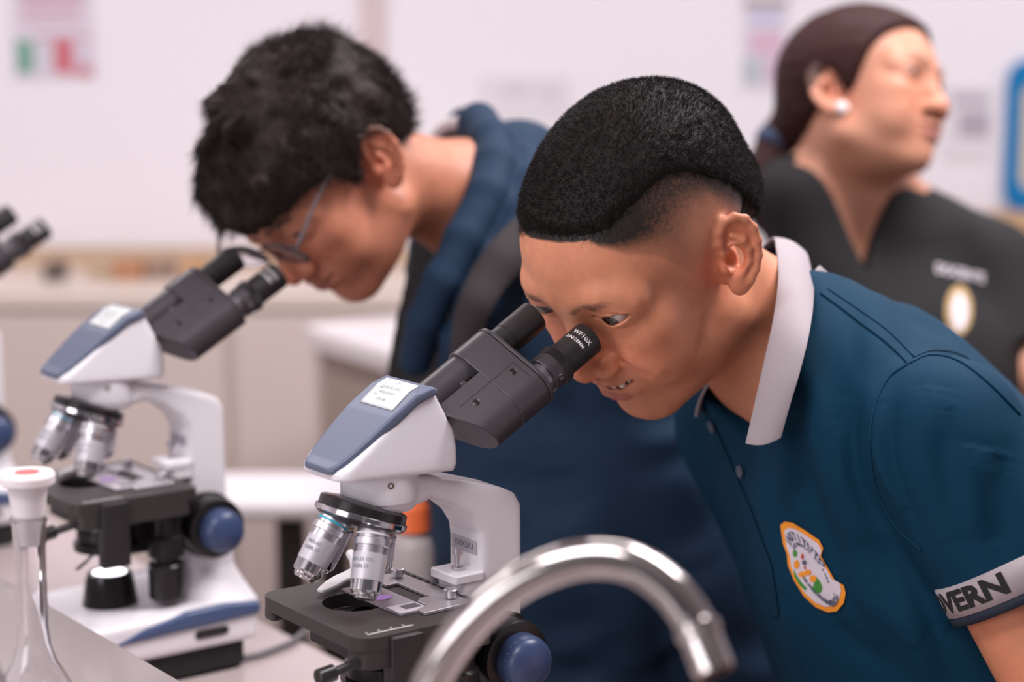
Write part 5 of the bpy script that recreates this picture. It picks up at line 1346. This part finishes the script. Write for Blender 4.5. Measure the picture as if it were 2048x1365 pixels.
# ---- backpack: strap over the near shoulder, bag on the back
bp = empty('backpack', tuple(T2[2] / 1000))
bpy.context.view_layer.update()
L_ = [(1062, 418), (1020, 452), (980, 502), (944, 562), (918, 630), (904, 700), (900, 780)]
R_ = [(1110, 500), (1056, 520), (1014, 560), (984, 606), (962, 656), (950, 712), (946, 780)]
la = catmull([ARR(*q, 0) for q in L_], 8); ra = catmull([ARR(*q, 0) for q in R_], 8)
VV = []; FF = []; nn = 5
for i in range(len(la)):
    for j in range(nn + 1):
        q = la[i] * (1 - j / nn) + ra[i] * (j / nn); h_, n_ = hit(b_j, q[0], q[1])
        if h_ is None: h_, n_ = at(q[0], q[1], 1.9), ARR(0, -1, 0)
        VV.append(h_)
VV = np.array(VV).reshape(len(la), nn + 1, 3)
for _ in range(4):
    VV[1:-1] = (VV[:-2] + VV[1:-1] * 2 + VV[2:]) / 4
VV = VV + rnorm(CAMP - VV) * .010
VV = VV.reshape(-1, 3)
for i in range(len(la) - 1):
    for j in range(nn): q = i * (nn + 1) + j; FF.append((q, q + 1, q + nn + 2, q + nn + 1))
M_strap = mat('black_webbing', (0.028, 0.021, 0.022), .75, bump=.4, bscale=600)
sp_ = mesh_obj('shoulder_strap', VV, FF, M_strap, None, True); so_ = sp_.modifiers.new('solid', 'SOLIDIFY'); so_.thickness = .009; bevel(sp_, .003, 3, 50); rel(sp_, bp)
def bag(p):
    c = at(1346, 690, 2.24) * 1000; q = p - c; u_ = rnorm(ARR(-.10, -.05, .99)); n_ = rnorm(ARR(.80, .55, 0)); n_ = rnorm(n_ - u_ * (n_ @ u_)); s_ = np.cross(u_, n_)
    r = np.stack([q @ u_, q @ n_, q @ s_], -1); a = np.abs(r) - ARR(222, 58, 110) + 45
    return L2(np.maximum(a, 0)) + np.minimum(a.max(1), 0) - 45 + vnoise(r / 60) * 4
V, Q = surface(bag, *[np.arange(c - 280, c + 280, 7.) for c in at(1346, 690, 2.24) * 1000])
rel(mesh_obj('bag', V / 1000, Q, M_strap, None), bp)
tag(bp, 'black backpack with a padded strap over the blue jacket', 'backpack')

# ---- glasses
gl = empty('eyeglasses', tuple(H2 + R2 @ ARR(100, 0, 20) * S2 / 1000)); bpy.context.view_layer.update()
G = lambda x, y, z: H2 + R2 @ ARR(x, y, z) * S2 / 1000
M_gf = mat('glasses_metal', (0.16, 0.13, 0.14), .4, .6); M_gd = mat('glasses_dark_rim', (0.05, 0.03, 0.035), .3)
for sy in (-1, 1):
    rim = []
    for k in range(37):
        a = 2 * math.pi * k / 36; sx = math.copysign(abs(math.cos(a)) ** .7, math.cos(a)); sz = math.copysign(abs(math.sin(a)) ** .7, math.sin(a))
        yy = 34 + 25 * sx; rim.append((106 + .07 * abs(yy) + .10 * (sz * 18), sy * yy, 26 + 18 * sz))
    o = rel(MB().tube([G(*q) for q in rim], .0011, 8).build('lens_rim', M_gd, None, 60), gl)
    c = tuple(np.mean(rim[:-1], 0)); VV = [G(*c)] + [G(*q) for q in rim[:-1]]
    ln = mesh_obj('lens', VV, [(0, i + 1, (i + 1) % 36 + 1) for i in range(36)], mat('lens_clear', (0.96, 0.93, 0.95), 0.02, trans=.97, ior=1.12), None, True); so_ = ln.modifiers.new('s', 'SOLIDIFY'); so_.thickness = .0014; rel(ln, gl)
    arm_ = [G(110, sy * 60, 36), G(104, sy * 67, 38), G(60, sy * 74, 45), G(8, sy * 78, 42), G(-14, sy * 78, 32), G(-24, sy * 76, 10)]
    rel(MB().tube(catmull(arm_), .0019, 8).build('temple_arm', M_gf, None, 60), gl)
    rel(MB().tube(catmull([G(104, sy * 10, 22), G(108, sy * 8, 16), G(103, sy * 10.5, 10)]), .0009, 8).build('nose_pad', M_gf, None, 60), gl)
rel(MB().tube(catmull([G(107, -9.5, 32), G(110, 0, 35), G(107, 9.5, 32)]), .0012, 8).build('bridge', M_gf, None, 60), gl)
tag(gl, 'thin metal framed eyeglasses on the wavy-haired boy', 'eyeglasses')
if os.environ.get('DBG'):
    b1 = bvh_of(BV2, BQ2)
    for nm, pts in dict(hairline=[(455,455),(500,440),(545,415),(580,395),(620,350),(655,325),(665,370),(690,385),(697,330),(705,290),(770,300),(800,305),(850,295)],
        eye=[(591,474),(560,460)], nose=[(575,570),(600,560)],mouth=[(655,575),(690,545)],chin=[(714,600)],brow=[(520,480),(545,455),(575,440)],temple=[(550,490),(650,330)]).items():
        for x, y in pts:
            p, n = hit(b1, x, y)
            print('DBG', nm, (x, y), None if p is None else np.round(((p - H2) * 1000) @ R2.T.T / S2, 1))
# ------------------------------------------------------------------ woman in black scrubs
H3 = ARR(0.438, 2.455, 1.362); R3 = hrot(-38, -8, -19); S3 = 1.0
K3 = dict(cheek=1.0, open=0, smile=1.5, nose=1.15, fold=.9, eye=4.0, brow=.7, wide=1.06, double=0, chin=1, uj=.80, cup=8, lipcol=(.40, .13, .12), brow_z=1)
l3 = ARR(.80, .60, 0); f3 = ARR(.60, -.80, 0)
T3 = [at(*t) * 1000 for t in [(1700, 390, 2.53), (1765, 520, 2.53), (1815, 760, 2.52), (1850, 1050, 2.5), (1880, 1300, 2.5), (1890, 1500, 2.5)]]
NECK3 = [H3 * 1000 + R3 @ ARR(-22, 0, -36), at(1705, 365, 2.50) * 1000, T3[1]]
SH3 = at(1975, 545, 2.56) * 1000; EL3 = at(2040, 740, 2.52) * 1000; WR3 = at(2170, 800, 2.44) * 1000
SHL3 = at(1612, 395, 2.46) * 1000; ELL3 = at(1690, 780, 2.44) * 1000; WRL3 = at(1800, 1150, 2.36) * 1000
LEGS3 = [[T3[5] + l3 * sg * 85, ARR(T3[5][0] + 10, T3[5][1], 450) + l3 * sg * 95, ARR(T3[5][0] + 20, T3[5][1], 90) + l3 * sg * 100] for sg in (-1, 1)]
def torso3(p, g=0):
    q = lat(p, T3[2], l3, .72); C = [t - l3 * ((t - T3[2]) @ l3) * .28 for t in T3]
    return poly(q, C[1:], [88 + g, 118 + g, 120 + g, 125 + g, 125 + g], 60)
def skel3(p):
    d = poly(p, NECK3, [52, 56, 66], 30)
    d = smin(d, cap(p, NECK3[1], SH3, 48, 50), 40); d = smin(d, cap(p, NECK3[1], SHL3, 46, 48), 40)
    d = smin(d, torso3(p, -14), 30)
    d = smin(d, limb(p, [SH3, EL3, WR3], [56, 46, 29]), 20); d = smin(d, hand(p, WR3, WR3 - EL3, ARR(0, 0, 1)), 12)
    d = smin(d, limb(p, [SHL3, ELL3, WRL3], [52, 42, 28]), 20); d = smin(d, hand(p, WRL3, WRL3 - ELL3, ARR(0, -1, 0)), 12)
    for L in LEGS3: d = smin(d, limb(p, L, [80, 54, 38]), 20)
    return d
SEG3 = ([(.15, 6), (.32, 2.3), (.62, 7), (1.1, None)], [(2.1, 7), (2.33, 2.3), (2.62, 7), (2.85, None)], [(0, 10), (.9, 5), (1.2, 2.3), (1.62, None)])
def hl3(q): return sstep(-3, 3, q[:, 2] - HLF3(q)) * .9
def HLF3(q): return np.interp(q[:, 0], [-112, -80, -50, -25, -8, 2, 12, 24, 34, 44, 56, 68, 80, 100], [-52, -50, -40, -10, 30, 22, -4, 4, 26, 50, 70, 84, 96, 110])
body3, BV3, BQ3 = person('person', H3, R3, S3, K3, (0.54, 0.25, 0.16), skel3, SEG3, hdark=(.03, .012, .010), hairfn=hl3)
tag(body3, 'person in black V-neck scrubs with hair tied back, out of focus behind', 'person')
make_eyes(body3, H3, R3, S3, (1, -.1, 0), K3)
def hair3(p):
    q = (p - H3 * 1000) @ R3 / S3; m = q.copy(); m[:, 1] = np.abs(m[:, 1]); x, z = q[:, 0], q[:, 2]
    w_ = sstep(-5, 6, z - HLF3(q)); n = vnoise(np.stack([x * .015, q[:, 1] * .2, z * .2], -1))
    d = smin(skull(m), ell(m, (-60, 0, 2), (44, 52, 46)), 20) - (-6 + w_ * (15 + n * 1.5))
    d = smin(d, poly(q, [ARR(-88, -4, -8), ARR(-112, -8, -32), ARR(-122, -14, -75), ARR(-112, -22, -125), ARR(-104, -26, -160)], [28, 24, 27, 24, 10], 20) - n, 16)
    return d * S3
HV, HQ = surface(hair3, *[np.arange(c * 1000 - 250, c * 1000 + 210, 4.0) for c in H3])
M_hair3 = mat('hair_reddish_brown', (0.030, 0.009, 0.008), 0.6, spec=.2, bump=.5, bscale=120, dist=.003)
hr3 = mesh_obj('hair', HV / 1000, HQ, M_hair3, body3)
G3 = lambda x, y, z: H3 + R3 @ ARR(x, y, z) * S3 / 1000
sc_ = MB().lathe([(-.012, .024), (-.008, .030), (.0, .032), (.008, .030), (.012, .024)], G3(-112, -8, -34), R3 @ ARR(-.35, -.1, -.93), 30).build('hair_tie', mat('hair_tie_blue', (0.03, 0.05, 0.11), .6), hr3, 60)
# scrubs
def scrub(p):
    d = torso3(p, 0)
    d = smin(d, cap(p, NECK3[1] + ARR(0, 0, -15), SH3, 52, 60), 50); d = smin(d, cap(p, NECK3[1] + ARR(0, 0, -15), SHL3, 50, 56), 50)
    ax = rnorm(EL3 - SH3); sl = smax(cap(p, SH3, EL3 + ax * 40, 66, 74), (p - EL3) @ ax + 25, 4)
    ax2 = rnorm(ELL3 - SHL3); sr = smax(cap(p, SHL3, ELL3, 58, 62), (p - ELL3) @ ax2 + 60, 4)
    n = vnoise(p / ARR(60, 60, 140))
    d = smin(smin(d, sl, 30), sr, 25) - n * 5
    a = at(1780, 500, 2.38) * 1000; u_ = rnorm(NECK3[0] - NECK3[1])
    # V-shaped opening
    w_ = (p - a) @ rnorm(at(1700, 300, 2.45) * 1000 - a); s_ = np.abs((p - a) @ l3 - .10 * w_)
    v = smax(s_ * .86 - .40 * np.maximum(w_, -5) - 2, -((p - T3[1]) @ f3) - 10, 4)
    d = smax(d, -v, 4)
    return smax(d, -(p[:, 2] - 800), 6)
sg = [axis_grid([(a * 1000, st) for a, st in g]) for g in ([(.15, 5.), (1.0, None)], [(2.2, 5.), (2.8, None)], [(.75, 8), (1.05, 4.5), (1.5, None)])]
V, Q = surface(scrub, *sg); V, Q, _ = keep_largest(V, Q)
M_scrub = mat('black_scrub_cloth', (0.008, 0.007, 0.0085), .85, bump=.2, bscale=500)
sb3 = mesh_obj('scrub_top', V / 1000, Q, M_scrub, body3); b3 = bvh_of(V / 1000, Q)
wh = mat('embroidery_white', (0.62, 0.56, 0.60), .7); gd = mat('embroidery_gold', (0.42, 0.28, 0.12), .7)
o_ = wrap_flat(grid2([(1916 + 27 * math.cos(t), 622 + 50 * math.sin(t)) for t in np.linspace(0, 6.283, 25)[:-1]], 12), ident, b3, .002, 'badge', gd, sb3)
wrap_flat(grid2([(1916 + 17 * math.cos(t), 626 + 37 * math.sin(t)) for t in np.linspace(0, 6.283, 25)[:-1]], 12), ident, b3, .003, 'badge_field', wh, o_)
wrap_flat(text_geo('DOCENTE', 27, thick=.8), lambda x, y: (1918 + x * .78, 549 - y + x * .16), b3, .003, 'lettering', wh, sb3)
def tr3(p): return smax(smin(smin(cap(p, T3[4], T3[5], 118, 122), limb(p, LEGS3[0], [98, 74, 60]), 30), limb(p, LEGS3[1], [98, 74, 60]), 30), p[:, 2] - 850, 6)
c_ = T3[5]
V, Q = surface(tr3, *[np.arange(a, b, 10.) for a, b in ((c_[0] - 330, c_[0] + 330), (c_[1] - 330, c_[1] + 330), (40, 880))])
mesh_obj('trousers', V / 1000, Q, M_scrub, body3)
for L in LEGS3:
    MB().tube([L[2] / 1000 + ARR(0, 0, -.05) - f3 * .05, L[2] / 1000 + ARR(0, 0, -.045) + f3 * .05, L[2] / 1000 + ARR(0, 0, -.06) + f3 * .17], [.04, .045, .03], 16).build('shoe', mat('shoe_black', (0.01, 0.01, 0.01), 0.4), body3, 60)
# earring
h_, n_ = hit(bvh_of(BV3, BQ3), 1682, 216)
er = MB().ball((0, 0, 0), .0088, 14).build('earring', mat('pearl', (0.80, 0.74, 0.74), .25, coat=.5), None, 60)
er.location = tuple((h_ if h_ is not None else at(1684, 218, 2.40)) - ARR(0, .006, 0)); tag(er, 'round white pearl earring on the woman\'s ear', 'earring')
